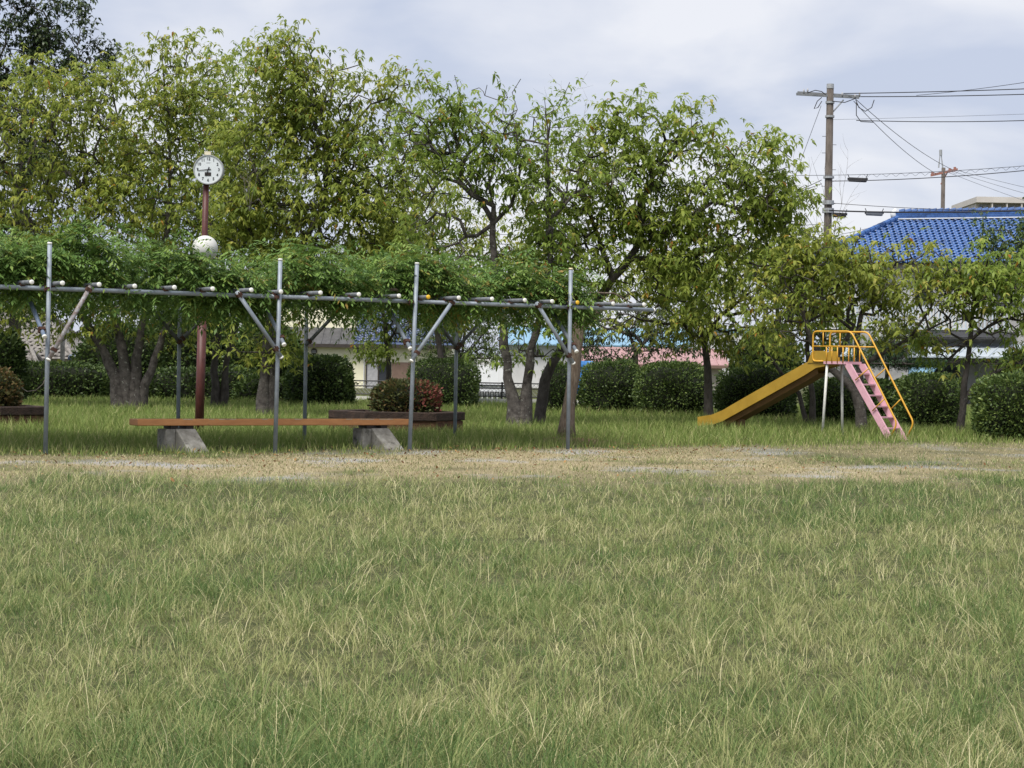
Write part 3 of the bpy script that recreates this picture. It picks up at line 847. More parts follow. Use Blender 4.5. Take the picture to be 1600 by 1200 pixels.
CL = [33, 80, 138, 197, 257, 315, 370, 428, 482, 547, 608, 654, 695, 745, 797, 843, 888, 936, 983]
EX = [.28, .30, .27, .18, .22, .25, .36, .10, .26, .15, .18, .17, .30, .33, .31, .24, .14, .28, .30]
CC = ['capw'] * 19; CC[11] = 'capy'; CC[16] = 'capy'
for i, (cx_, ex) in enumerate(zip(CL, EX)):
    s = row(cx_, .07)
    z = BZ + R_ * 2 + .004
    pipe('cross_pipe', ST(s, .07 - ex - .1, z), ST(s + random.uniform(-.03, .03), PW + .3, z + random.uniform(-.0, .01)), R_ * .95, M['pipe_old'], caps=(CC[i], 'capw'))
    clamp(ST(s, .07, BZ + .035), tuple(N), s=.06)
for s in (-2.6, -1.9, -1.2):
    pipe('cross_pipe', ST(s, -.25, BZ + R_ * 2 + .004), ST(s, PW + .3, BZ + R_ * 2 + .004), R_ * .95, M['pipe_old'], caps=('capw', 'capw'))
# braces along the row
for px, py, qx, sg, mm_ in ((80, 552, 136, 1, 'pipe_rusty'), (434, 549, 370, -1, 'pipe'), (646, 555, 704, 1, 'pipe'), (891, 559, 838, -1, 'pipe')):
    s0, s1 = row(px, -.05), row(qx, -.05)
    Y0 = ST(s0, -.05).y
    z0 = P(px, py, Y0).z
    a = ST(s0 - sg * .05, -.075, z0 - .09); b = ST(s1 + sg * .03, -.075, BZ + .05)
    pipe('brace', a, b, R_ * .98, M[mm_], caps=('capw', None))
    clamp(a.lerp(b, .13), tuple(b - a)); clamp(a.lerp(b, .95), tuple(b - a), s=.065)
# braces running back from the front posts, and those of the back posts
for k, s in enumerate(POSTS):
    z0 = [1.76, 1.72, 1.70, 1.71][k]
    sg = [-1, 1, -1, 1][k]
    a = ST(s + sg * .075, -.10, z0 - .07); b = ST(s + sg * .075, .72, BZ + .0)
    pipe('brace', a, b, R_ * .98, M['pipe_blue' if k == 0 else 'pipe'], caps=('capw', None))
    clamp(a.lerp(b, .14), tuple(b - a), s=.07)
for k, sgn in ((1, (-1, 1)), (2, (1,)), (3, (-1, 1))):
    for sg in sgn:
        a = ST(POSTS[k] - sg * .04, PW - .07, 1.62 + .06 * (sg > 0)); b = ST(POSTS[k] + sg * .66, PW - .07, BZ - .02)
        pipe('brace', a, b, R_ * .95, M['pipe_old'])
        clamp(a.lerp(b, .1), tuple(b - a))

# ------------------------------------------------------------------ wisteria on the pergola
def wisteria():
    rng = np.random.default_rng(77)
    st0 = ST(row(886, 2.6), 2.6)
    root = thing('wisteria_vine', 'dense wisteria foliage spread over the pergola with one thick fibrous stem', 'vine', st0)
    Yw = st0.y
    g = lambda px, py, dy=0: P(px, py, Yw + dy)
    b = g(884, 692); b.z = -.05
    mb = MB()
    main = [b, g(886, 660), g(890, 625), g(897, 585), g(901, 545), g(905, 510), g(900, 480), g(890, 462)]
    mb.tube(main, [.21, .14, .105, .115, .095, .12, .10, .08], 12)
    MB().tube([g(905, 540), g(898, 575), g(893, 610), g(886, 650), g(878, 690)], [.05, .06, .06, .06, .08], 8).build('stem', M['bark_wist'], root, True)
    mb.tube([g(904, 520), g(918, 500), g(940, 482), g(960, 470)], [.085, .075, .06, .04], 8)
    mb.tube([g(896, 470), g(850, 455, -.4), g(780, 450, -1), g(700, 446, -1.6), g(600, 440, -2.2)], [.08, .07, .06, .05, .04], 8)
    vm = MB()
    for q in range(10):
        s0 = rng.uniform(-1, 8); t0 = rng.uniform(.3, 3.2)
        pts = [ST(s0 + i * .5, t0 + rng.normal(0, .25), BZ + .08 + rng.uniform(0, .3)) for i in range(7)]
        MB().tube(pts, [.03, .028, .025, .022, .02, .015, .01], 5, False).build('runner', M['bark_wist'], root, True)
    mb.build('stem', M['bark_wist'], root, True)
    # compound leaves
    n = 15000
    smax = row(952)
    s = rng.uniform(-3.0, smax, n); t = rng.uniform(.2, PW + .6, n)
    front = rng.random(n) < .38
    t[front] = rng.uniform(.2, .8, front.sum())
    top = 2.98 + np.clip((4.0 - s) / 6, -.2, 1) * .30 + (fnoise(s * .9, t * .9, 5) - .5) * 1.1
    top = top - np.clip((.65 - t) / .5, 0, 1) * .14 - np.clip((s - smax + .8) / .8, 0, 1) * .32
    top = top - .36 * np.exp(-((s - row(318, 2.0)) / .55) ** 2)
    low = 2.34 - (fnoise(s * 1.3, t * 1.1 + 7, 8) ** 2) * .55
    zf = rng.random(n)
    top = top + .22 * np.sin(s * 4.1 + 2 * np.sin(t * 2.3)) * np.cos(t * 3.1 + s)
    z = low + (top - low) * (zf ** .75)
    z = np.where((t < .4) & (z < BZ + .13) & (rng.random(n) < .5), BZ + .16 + rng.random(n) * .5, z)
    sh = (rng.random(n) < .05)
    z[sh] = top[sh] + rng.uniform(0, .25, sh.sum())
    base = np.array(ORG)[None] + s[:, None] * np.array(U)[None] + t[:, None] * np.array(N)[None]
    base[:, 2] = z
    az = rng.uniform(0, 6.283, n); el = rng.normal(.05, .45, n) + .5 * np.clip((zf - .75) * 4, 0, 1)
    cl = (np.sin(s * 3.3 + z * 4.1) + np.sin(t * 3.7 - s * 1.9 + z * 2.2) + np.sin(s * 6.1 + t * 4.7)) / 3
    keep = rng.random(n) < np.clip(.75 + .8 * cl, .15, 1)
    s, t, z, zf, base, az, el = s[keep], t[keep], z[keep], zf[keep], base[keep], az[keep], el[keep]
    n = len(s)
    d = unit(np.stack([np.cos(az) * np.cos(el), np.sin(az) * np.cos(el) - .15, np.sin(el)], 1))
    side = unit(np.cross(d, np.array([0, 0, 1.0])) + rng.normal(0, .2, (n, 3)))
    Lr = rng.uniform(.20, .40, n)
    V = []; T = []
    tint = np.clip(rng.normal(.42, .2, n) + .15 * (zf - .5), 0, .9)
    br = rng.random(n) < (.03 + .10 * (fnoise(s * .7, t * .7, 12) > .6)); tint[br] = rng.uniform(.9, 1, br.sum())
    pd, ps, pL, pp = [], [], [], []
    for j in range(5):
        f = .25 + .75 * j / 4.5
        p = base + d * (Lr * f)[:, None] + DOWN * (Lr * .42 * f * f)[:, None]
        dd = unit(d + DOWN * .84 * f)
        for sg in (-1, 1):
            ld = unit(dd * .55 + side * sg * .85 + DOWN * .25 + rng.normal(0, .12, (n, 3)))
            pp.append(p); pd.append(ld); ps.append(unit(np.cross(ld, side * .0 + np.array([0, 0, 1.0])) + dd * .3)); pL.append(np.full(n, .115) * (1 - .25 * abs(j - 2) / 2))
    p = base + d * Lr[:, None] + DOWN * (Lr * .42)[:, None]
    pp.append(p); pd.append(unit(d + DOWN * .84)); ps.append(side); pL.append(np.full(n, .115))
    P_, D_, S_ = np.concatenate(pp), np.concatenate(pd), np.concatenate(ps)
    L_ = np.concatenate(pL) * rng.uniform(.8, 1.25, len(P_))
    v, lo, sz = diamond_geo(P_, D_, S_, L_, L_ * .34)
    tt = np.clip(np.tile(tint, 11) + rng.normal(0, .05, len(P_)), 0, 1)
    np_mesh('foliage', v, lo, sz, M['leaf_wist'], root, np.repeat(tt, 4))
    # hanging tendrils
    for (px, py, L) in ((218, 470, .35), (652, 470, .2)):
        a = P(px, py, ST(row(px), .0).y); pts = [a + Vector((.03 * math.sin(i), 0, -L * i / 5)) for i in range(6)]
        MB().tube(pts, .006, 4).build('tendril', M['leaf_wist'], root, True)
    q = P(70, 593, 29.9)
    MB().tube([q, q + Vector((-.02, 0, -.06)), q + Vector((-.15, .1, -.16)), q + Vector((-.3, .2, -.18)), q + Vector((-.40, .3, -.13))], .006, 4).build('tendril', M['twig'], root, True)
    # old flaky mound of litter at the foot
    v_, f_ = [], []
    for j in range(5):
        for i in range(20):
            a = i / 20 * 6.283; r = [1.0, .75, .5, .28, .08][j]; wob = 1 + .2 * math.sin(3 * a + 1) + .1 * math.sin(7 * a)
            v_.append((st0.x + 1.05 * r * wob * math.cos(a), st0.y - .25 + 1.1 * r * wob * math.sin(a), [-.02, .035, .07, .09, .10][j]))
    for j in range(4):
        for i in range(20):
            f_.append([j * 20 + i, j * 20 + (i + 1) % 20, (j + 1) * 20 + (i + 1) % 20, (j + 1) * 20 + i])
    f_.append([80 + i for i in range(20)])
    mo = add_mesh('leaf_litter', v_, f_, M['litter'], None, True)
    tag(mo, kind='stuff'); tag(mo, 'low mound of brown leaf litter round the wisteria stem', 'leaf litter')
wisteria()

# ------------------------------------------------------------------ long bench
TB = .95
s0, s1 = row(217, TB - .16), row(642, TB - .16)
bench = thing('park_bench', 'long orange brown plank bench on two concrete feet under the pergola', 'bench', ST((s0 + s1) / 2, TB))
def stbox(sa, sb, ta, tb, za, zb):
    c = ST((sa + sb) / 2, (ta + tb) / 2, (za + zb) / 2)
    rot = Matrix((U, N, Vector((0, 0, 1)))).transposed()
    return MB().box(c, (sb - sa, tb - ta, zb - za), rot)
stbox(s0, s1, TB - .16, TB + .18, .385, .485).build('seat', M['bench'], bench, bevel=.012)
rng_ = random.Random(4)
for i in range(9):
    q = s0 + rng_.uniform(.1, .95) * (s1 - s0); L_ = rng_.uniform(.06, .3)
    stbox(q, q + L_, TB - .1625, TB - .153, .476, .4865).build('worn_edge', M['benchworn'], bench)
for px in (262, 568):
    sc = row(px + 17, TB - .2)
    w = .33
    prof_ = [(TB - .14, .335), (TB + .16, .335), (TB + .18, -.03), (TB - .66, -.03), (TB - .63, .02)]
    lg = MB().prism([ST(sc, t_, z_) for t_, z_ in prof_], U * w).build('leg', M['concrete'], bench, bevel=.015)
    stbox(sc - .16, sc - .002, TB - .15, TB + .20, -.03, .33).build('leg_block', M['concrete'], lg, bevel=.015)
    for e in (-.08, .18):
        stbox(sc + e, sc + e + .12, TB - .13, TB + .14, .336, .385).build('bracket', M['dark_steel'], bench)

# ------------------------------------------------------------------ clock pole
Yc = 38.2
cp = G(312, Yc)
clk = thing('clock_pole', 'maroon park clock pole with white round dial and globe lamp', 'clock', cp)
q0 = Vector((cp.x, Yc, -.1)); q1 = P(316, 502, Yc); q2 = P(316.2, 492, Yc); q3 = P(322.5, 272, Yc)
MB().tube([q0, q1], .083, 16).tube([q1, q2], [.083, .058], 16).build('pole_base', M['maroon'], clk, True)
MB().tube([q2, q3], .056, 14).build('pole', M['maroon'], clk, True)
cc = P(325.5, 265, Yc - .12)
rc = .268
def disc(c, y0, y1, r0, r1, n=40):
    return MB().tube([Vector((c.x, y0, c.z)), Vector((c.x, y1, c.z))], [r0, r1], n)
rim = disc(cc, Yc + .08, Yc - .125, rc, rc).build('clock_case', M['clock_rim'], clk)
ring = MB()
n = 48
for i in range(n):
    a = 2 * math.pi * i / n
    for r_, y_ in ((rc * 1.015, Yc - .10), (rc * 1.015, Yc - .145), (rc * .955, Yc - .145), (rc * .955, Yc - .126)):
        ring.v.append(Vector((cc.x + r_ * math.cos(a), y_, cc.z + r_ * math.sin(a))))
for i in range(n):
    j = (i + 1) % n
    for k in range(3):
        ring.f.append([i * 4 + k, j * 4 + k, j * 4 + k + 1, i * 4 + k + 1])
ring.build('bezel', M['clock_rim'], clk)
face = disc(cc, Yc - .126, Yc - .130, rc * .958, rc * .958).build('clock_face', M['clock_face'], clk)
CT = ROLL * .6
def text_mesh(txt, size, loc, matl, name, parent):
    cu = bpy.data.curves.new(name, 'FONT'); cu.body = txt; cu.size = size; cu.align_x = 'CENTER'; cu.align_y = 'CENTER'
    cu.extrude = .002; cu.resolution_u = 3; cu.offset = .0010
    ob = bpy.data.objects.new('tmp', cu)
    me = bpy.data.meshes.new_from_object(ob)
    bpy.data.objects.remove(ob)
    me.transform(Matrix.Translation(Vector(loc) - Vector(root_of(parent).location)) @ Matrix.Rotation(math.radians(90), 4, 'X'))
    me.materials.clear(); me.materials.append(matl)
    return link(bpy.data.objects.new(name, me), parent)
for h in range(1, 13):
    a = math.radians(90 - 30 * h)
    text_mesh(str(h), .074, (cc.x + .195 * math.cos(a), Yc - .133, cc.z + .195 * math.sin(a)), M['ink'], 'numeral', face)
def hand(deg, L, back, w, y):
    a = math.radians(90 - deg); d = Vector((math.cos(a), 0, math.sin(a))); s = Vector((-math.sin(a), 0, math.cos(a)))
    c = Vector((cc.x, y, cc.z))
    MB().prism([c - d * back - s * w, c - d * back + s * w, c + d * L + s * w * .6, c + d * L - s * w * .6], (0, -.003, 0)).build('clock_hand', M['ink'], face)
hand(264, .20, .05, .0075, Yc - .138)
hand(202, .115, .05, .010, Yc - .143)
MB().box((cc.x - .005, Yc - .134, cc.z - .082), (.115, .006, .065)).build('dial_plate', M['greyink'] if False else M['dark_steel'], face)
MB().box((cc.x, Yc - .132, cc.z + .125), (.075, .003, .008)).build('dial_mark', M['greyink'], face)
tp = P(325.5, 240, Yc)
MB().box((tp.x, Yc - .05, tp.z), (.115, .10, .06)).box((tp.x + .005, Yc - .04, tp.z - .045), (.04, .04, .06)).build('sensor_box', mat('cream_sensor_box', (.60, .54, .38), (.68, .62, .46), 10, .6), clk)
gc = P(320.5, 388, Yc - .30)
MB().sphere(gc, .235, 28, 18).build('lamp_globe', M['globe'], clk, True)
MB().tube([Vector((gc.x, Yc, gc.z - .2)), Vector((gc.x, Yc - .15, gc.z - .27)), Vector((gc.x, gc.y, gc.z - .22))], .025, 8).tube([Vector((gc.x, gc.y, gc.z - .27)), Vector((gc.x, gc.y, gc.z - .20))], [.06, .11], 14).build('lamp_bracket', M['maroon'], clk, True)

# ------------------------------------------------------------------ timber planters with shrubs
def planter(px0, px1, Y, label, seed, rot=.0):
    a, b = G(px0, Y), G(px1, Y)
    c = (a + b) / 2; R0 = (b.x - a.x) / 2
    root = thing('timber_planter', label, 'planter', (c.x, Y, 0))
    rg = random.Random(seed)
    pts = [Vector((c.x + R0 * 1.0 * math.cos(t), Y + R0 * .85 * math.sin(t), 0)) for t in [rot + math.pi / 3 * i for i in range(6)]]
    for i in range(6):
        p, q = pts[i], pts[(i + 1) % 6]
        d = (q - p); L = d.length; d.normalize(); nrm = Vector((d.y, -d.x, 0))
        ro = Matrix((d, nrm, Vector((0, 0, 1)))).transposed()
        for k, (z0_, z1_, m_) in enumerate(((0.0, .27, 'sleeper'), (.275, .44, 'sleeper_dark'))):
            off = rg.uniform(-.02, .02) + (.03 if k else 0)
            h = z1_ - z0_
            tilt = Matrix.Rotation(rg.uniform(-.014, .014), 3, 'Y')
            MB().box((p + q) / 2 + nrm * off + Vector((0, 0, (z0_ + z1_) / 2 + .01)), (L + rg.uniform(.04, .14), .2, h), ro @ tilt).build('sleeper', M[m_], root, bevel=.018)
    MB().prism([Vector((c.x + (p.x - c.x) * .93, Y + (p.y - Y) * .93, .2)) for p in pts], (0, 0, .14)).build('soil', M['soil'], root)
    return root
planter(524, 716, 41, 'polygonal planter of dark old timber sleepers right of the bench', 3, .12)
planter(-110, 66, 40, 'dark timber sleeper planter cut by the left edge of the picture', 5, -.1)
hedge('rounded nandina shrub in the timber planter, green left and red right', 582, 688, 596, 41, .62, 5200, 51, 'nandina_shrub', 'shrub', 'leaf_nandina', 2.6, .075, .34, None, .02, True, .18)
hedge('brownish green nandina shrub in the left edge planter', -60, 28, 576, 40, .6, 4200, 52, 'nandina_shrub', 'shrub', 'leaf_nandina', 2.4, .075, .34, None, .15, False, .25)

# ------------------------------------------------------------------ slide
AX = Vector((.70, -.714, 0)); AX.normalize()          # from the chute foot towards the ladder, coming nearer
WX = Vector((-AX.y, AX.x, 0))                         # across the slide, away from the camera and to the right
top0 = P(1290, 566, 43.0)                             # near front corner of the platform
SO = Vector((top0.x, top0.y, 0))
PH = top0.z
slide = thing('playground_slide', 'metal playground slide with ochre chute, amber rails and pink ladder', 'slide', SO)
W_ = .52
def SL(a, w, z): return SO + AX * a + WX * w + Vector((0, 0, z))
PL = .52                                              # platform length
# chute as a channel: profile points along the run
prof = [(-.02, PH - .02), (-.25, PH - .06), (-.55, PH - .22), (-2.0, .66), (-2.75, .31), (-3.05, .22), (-3.45, .185)]
hgt = [.13, .145, .19, .19, .18, .165, .14]
def chute_wall(w, dw):
    top = [SL(a, w, z + h) for (a, z), h in zip(prof, hgt)]
    bot = [SL(a, w, z - .06) for a, z in prof]
    mb = MB()
    nn = len(top)
    mb.v = top + bot + [p + WX * dw for p in top] + [p + WX * dw for p in bot]
    for i in range(nn - 1):
        mb.f += [[i, i + 1, nn + i + 1, nn + i], [2 * nn + i, 3 * nn + i, 3 * nn + i + 1, 2 * nn + i + 1], [i, 2 * nn + i, 2 * nn + i + 1, i + 1], [nn + i, nn + i + 1, 3 * nn + i + 1, 3 * nn + i]]
    mb.f += [[0, nn, 3 * nn, 2 * nn], [nn - 1, 3 * nn - 1, 4 * nn - 1, 2 * nn - 1]]
    return mb
chute_wall(.0, .03).build('chute_side', M['slide_yellow'], slide)
chute_wall(W_ - .03, .03).build('chute_side', M['slide_yellow'], slide)
bed = MB()
for (a, z) in prof:
    bed.v += [SL(a, .028, z), SL(a, W_ - .028, z), SL(a, .028, z - .045), SL(a, W_ - .028, z - .045)]
for i in range(len(prof) - 1):
    o = 4 * i
    bed.f += [[o, o + 4, o + 5, o + 1], [o + 2, o + 3, o + 7, o + 6]]
o = 4 * (len(prof) - 1); bed.f += [[o, o + 1, o + 3, o + 2], [0, 2, 3, 1]]
bed.build('chute_bed', M['slide_yellow'], slide)
und = MB()
for (a, z) in prof[1:-1]:
    und.v += [SL(a, .05, z - .047), SL(a, W_ - .05, z - .047), SL(a, .09, z - .17), SL(a, W_ - .09, z - .17)]
for i in range(len(prof) - 3):
    o = 4 * i
    und.f += [[o, o + 4, o + 6, o + 2], [o + 1, o + 3, o + 7, o + 5], [o + 2, o + 6, o + 7, o + 3]]
und.build('chute_keel', M['slide_under'], slide)
MB().prism([SL(a, .16, z) for a, z in ((-2.40, .42), (-2.46, .38), (-2.46, -.05), (-2.40, -.05))], WX * (W_ - .32)).build('chute_foot', M['slide_under'], slide)
# guard plates at the top of the chute
for w, e in ((-.016, .06), (W_ + .005, -.08)):
    MB().prism([SL(-.46, w, PH - .02), SL(-.36, w, PH + .20), SL(-.31, w, PH + .235), SL(e - .04, w, PH + .235), SL(e, w, PH + .20), SL(e, w, PH + .0)], WX * .012).build('guard_plate', M['slide_yellow'], slide)
MB().prism([SL(-.04, -.02, PH - .035), SL(PL, -.02, PH - .035), SL(PL, W_ + .02, PH - .035), SL(-.04, W_ + .02, PH - .035)], (0, 0, .055)).build('platform', M['pink'], slide)
# legs
for a, w, da in ((.02, .03, -.08), (.05, W_ - .03, .03), (PL - .10, .05, -.30), (PL - .08, W_ - .05, -.28)):
    if a > .3: continue
    MB().tube([SL(a, w, PH - .03), SL(a + da, w - .03 if w < .2 else w + .03, -.1)], .028, 10).build('leg', M['legwhite'], slide, True)
# ladder
LF = PL + 1.12
def lad(f, w): return SL(PL + .02 + (LF - PL - .02) * f, w, (PH - .02) * (1 - f))
for w in (.0, W_ - .045):
    pts = []
    for q in (-.075, .075):
        pts.append(q)
    a, b = lad(0, w), lad(1.03, w)
    MB().prism([a - AX * .085, a + AX * .085, b + AX * .085, b - AX * .085], WX * .045).build('ladder_stringer', M['pink'], slide)
NT = 7
for i in range(1, NT):
    f = i / NT + .0
    c = lad(f, 0)
    MB().prism([c - AX * .085 + WX * .045, c + AX * .075 + WX * .045, c + AX * .075 + WX * (W_ - .045), c - AX * .085 + WX * (W_ - .045)], (0, 0, .03)).build('tread', M['pink'], slide)
# handrails: one closed tube frame on each side running down the ladder
RZ = PH + .64
def arc(p, q, r_, n_=4):   # rounded corner helper: quadratic through r_
    return [p * (1 - k / n_) ** 2 + r_ * 2 * (k / n_) * (1 - k / n_) + q * (k / n_) ** 2 for k in range(n_ + 1)]
for w in (-.03, W_ + .03):
    off = .20
    A = SL(-.31, w, PH + .10); B = SL(-.31, w, RZ - .10); C0 = SL(-.31, w, RZ); C = SL(-.21, w, RZ); D = SL(PL + .02, w, RZ); E0 = SL(PL + .14, w, RZ); E = SL(PL + .20, w, RZ - .10)
    low = lad(.90, w) + AX * .30 + Vector((0, 0, .20)); low2 = lad(.97, w) + AX * .06
    pts = [SL(-.04, w, PH + .02), SL(-.21, w, PH + .02)] + arc(SL(-.23, w, PH + .02), A, SL(-.31, w, PH + .02)) + arc(B, C, C0) + arc(D, E, E0) + arc(low - (low - E).normalized() * .10, low + (low2 - low) * .35, low) + [low2]
    MB().tube(pts, .0185, 8).build('handrail', M['rail_yellow'], slide, True)
    mid = SL(-.31, w, PH + .33); f_ = (RZ - .10 - (PH + .33)) / (E.z - low.z)
    me_ = E.lerp(low, f_)
    MB().tube([mid, SL(PL + .02, w, PH + .33), me_], .014, 8).build('middle_rail', M['rail_yellow'], slide, True)
    for a in (.04, .18, .32, .46):
        MB().tube([SL(a, w, PH - .01), SL(a, w, PH + .33)], .0125, 8).build('baluster', M['rail_yellow'], slide, True)
    MB().tube([SL(-.05, w, PH + .33), SL(-.05, w, RZ)], .0125, 8).build('baluster', M['rail_yellow'], slide, True)
    for f in (.22, .62):
        p = lad(f, w); g_ = (p.z + .12 - low.z) / (E.z - low.z)
        r_ = low.lerp(E, max(0, min(1, g_ + .08)))
        MB().tube([p, r_], .0125, 8).build('rail_strut', M['rail_yellow'], slide, True)

# ------------------------------------------------------------------ houses
def lbox(root, name, x0, x1, y0, y1, z0, z1, m, parent=None, bevel=0):
    return MB().box(((x0 + x1) / 2, (y0 + y1) / 2, (z0 + z1) / 2), (x1 - x0, y1 - y0, z1 - z0)).build(name, M[m], parent or root, world=False, bevel=bevel)
def window(root, x0, x1, z0, z1, y, panes=2, glass=('glass', 'glass'), fm='frame', t=.07):
    w = MB()
    for a, b, c, d in ((x0, x1, z1 - t, z1), (x0, x1, z0, z0 + t), (x0, x0 + t, z0 + t, z1 - t), (x1 - t, x1, z0 + t, z1 - t)):
        w.box(((a + b) / 2, y - .03, (c + d) / 2), (b - a, .10, d - c))
    for k in range(1, panes):
        xm = x0 + (x1 - x0) * k / panes
        w.box((xm, y - .03, (z0 + z1) / 2), (t, .09, z1 - z0 - 2 * t))
    o = w.build('window', M[fm], root, world=False)
    for k in range(panes):
        a = x0 + (x1 - x0) * k / panes + t * .5; b = x0 + (x1 - x0) * (k + 1) / panes - t * .5
        lbox(root, 'pane', a, b, y - .035 - .012 * (k % 2), y - .022 - .012 * (k % 2), z0 + t, z1 - t, glass[k % len(glass)], o)
    return o
def tile_field(root, name, p0, eu, ev, wid, length, m, parent=None, tw=.28, tl=.27, inset0=0.0, inset1=0.0, hump=.05):
    """overlapping curved tiles: p0 top left corner, eu along the ridge, ev down the slope; insets widen towards the eave"""
    eu, ev = Vector(eu).normalized(), Vector(ev).normalized()
    nn = eu.cross(ev)
    if nn.z < 0: nn = -nn
    mb = MB(); rows = int(length / tl)
    for r in range(rows):
        f = (r + .5) / rows
        a = -inset0 * f; b = wid + inset1 * f
        cols = max(1, int((b - a) / tw))
        for c in range(cols):
            u0 = a + c * tw
            base = len(mb.v)
            for e, lift in ((0.0, .0), (tl * 1.06, .035)):
                for k, hh in ((0, .0), (.22, hump * .9), (.42, hump), (.62, hump * .2), (.8, -.012), (1.0, .0)):
                    mb.v.append(Vector(p0) + eu * (u0 + k * tw) + ev * (r * tl + e) + nn * (hh + lift + .02))
            for k in range(5):
                mb.f.append([base + k, base + k + 1, base + 6 + k + 1, base + 6 + k])
            eb = len(mb.v)
            for k in range(6): mb.v.append(mb.v[base + 6 + k] - nn * .035)
            for k in range(5):
                mb.f.append([base + 6 + k, base + 6 + k + 1, eb + k + 1, eb + k])
    o = mb.build(name, M[m], parent or root, True, False)
    tag(o, kind='stuff')
    return o
def sheet_roof(root, x0, x1, y0, z0, y1, z1, m, name='roof', rib=.45, th=.08):
    """sloping sheet from (y0, z0) at the eave to (y1, z1) at the ridge with standing seams as pieces"""
    r = MB().prism([Vector((x0, y0, z0)), Vector((x0, y1, z1)), Vector((x0, y1, z1 + th)), Vector((x0, y0, z0 + th))], (x1 - x0, 0, 0)).build(name, M[m], root, world=False)
    n_ = int((x1 - x0) / rib)
    s_ = MB()
    for k in range(n_ + 1):
        x = x0 + .02 + k * (x1 - x0 - .08) / max(1, n_)
        s_.prism([Vector((x, y0 - .005, z0 + th)), Vector((x, y1, z1 + th)), Vector((x, y1, z1 + th + .04)), Vector((x, y0 - .005, z0 + th + .04))], (.04, 0, 0))
    s_.build('seam', M[m], r, world=False)
    return r

# cream house behind the bench
Yh = 112
hb = G(600, Yh)
k_ = ppm(Yh)
house = thing('cream_house', 'cream walled house with dark roofs seen under the pergola', 'house', hb)
def hx(px): return G(px, Yh).x - hb.x
def hz(px, py): return P(px, py, Yh).z
ez = hz(560, 540)
lbox(house, 'wall', hx(395), hx(705), 0, 6, -.2, ez, 'cream')
ub = hz(520, 515)
lbox(house, 'upper_wall', hx(395), hx(549), 1.8, 6, ez + .02, hz(500, 425), 'cream')
sheet_roof(house, hx(380), hx(556), -.45, ez - .05, 1.79, ub + .05, 'slate', 'lower_roof')
lbox(house, 'fascia', hx(380), hx(556), -.52, -.46, ez - .12, ez + .06, 'frame')
rf = MB().prism([Vector((hx(553), -.5, ez - .02)), Vector((hx(553), 3.2, ez + 1.9)), Vector((hx(553), 3.2, ez + 2.02)), Vector((hx(553), -.5, ez + .10))], (hx(720) - hx(553), 0, 0)).build('tiled_roof', M['navy'], house, world=False)
sl = Vector((0, -3.7, -1.92)); 
tile_field(house, 'roof_tiles', (hx(553), 3.2, ez + 2.02), (1, 0, 0), sl, hx(720) - hx(553), sl.length, 'navy', rf, .30, .30)
lbox(house, 'fascia', hx(557), hx(720), -.58, -.51, ez - .10, ez + .08, 'frame')
window(house, hx(571), hx(611), hz(590, 622), hz(590, 565), -.0, 2, ('curtain', 'glass'))
lbox(house, 'shutter', hx(612), hx(642), -.08, -.01, hz(625, 622), hz(625, 566), 'brownpanel')
lbox(house, 'door', hx(515), hx(541), -.07, -.01, .0, hz(530, 561), 'brownpanel')
for px, py in ((490, 549), (558, 547)):
    x, z = hx(px), hz(px, py)
    v_ = MB().tube([Vector((x, -.01, z)), Vector((x, -.12, z))], [.17, .15], 20).build('vent_hood', M['frame'], house, world=False)
    MB().box((x, -.13, z - .04), (.26, .03, .05)).box((x, -.13, z + .04), (.22, .03, .03)).build('vent_louvre', M['steel'], v_, world=False)
MB().tube([Vector((hx(579), -.05, hz(579, 560))), Vector((hx(571), -.05, hz(571, 560))), Vector((hx(568.5), -.05, hz(568, 563))), Vector((hx(568.5), -.05, 0))], .035, 8).build('conduit', M['white_wall'], house, world=False)

# white neighbour with grey roof and an upper window
nb = thing('white_house', 'white house wall and pale roof glimpsed right of the cream house', 'house', G(720, 118))
nx_ = lambda px: G(px, 118).x - nb.location.x
nzf = lambda py: P(720, py, 118).z
lbox(nb, 'wall', nx_(652), nx_(792), 0, 6, -.2, nzf(556), 'white_wall')
sheet_roof(nb, nx_(645), nx_(735), -.4, nzf(558), 1.8, nzf(546), 'palemetal', 'lower_roof')
lbox(nb, 'upper_wall', nx_(648), nx_(712), 1.82, 6, nzf(549), nzf(470), 'white_wall')
window(nb, nx_(667), nx_(690), nzf(511), nzf(492), 1.82, 2, ('curtain', 'glass'))

# pale blue roof and faded red roof behind the hedges
bl = thing('blue_roof_shed', 'low building with a pale blue sheet roof behind the hedges', 'building', G(930, 128))
bx_ = lambda px, Y=128: G(px, Y).x - bl.location.x
bz_ = lambda py: P(930, py, 128).z
lbox(bl, 'wall', bx_(785), bx_(1075), 0, 8, -.2, bz_(538), 'white_wall')
sheet_roof(bl, bx_(778), bx_(1080), -.6, bz_(541), 4, bz_(512), 'lightblue', 'roof', .6)
rd = thing('red_roof_house', 'low house with a faded pinkish red sheet roof behind the hedges', 'house', G(1020, 104))
rx_ = lambda px: G(px, 104).x - rd.location.x
rz_ = lambda px, py: P(px, py, 104).z
lbox(rd, 'wall', rx_(905), rx_(1128), 0, 6, -.2, rz_(1020, 570), 'beige_wall')
sheet_roof(rd, rx_(896), rx_(1138), -.5, rz_(1020, 571), 3.2, rz_(1020, 545), 'pinkroof', 'roof', .5)
lbox(rd, 'fascia', rx_(896), rx_(1138), -.58, -.51, rz_(1020, 574), rz_(1020, 570), 'brownpanel')
wb = thing('white_block', 'bright white flat roofed building behind the foot of the slide', 'building', G(1135, 135))
wx_ = lambda px: G(px, 135).x - wb.location.x
wz_ = lambda py: P(1135, py, 135).z
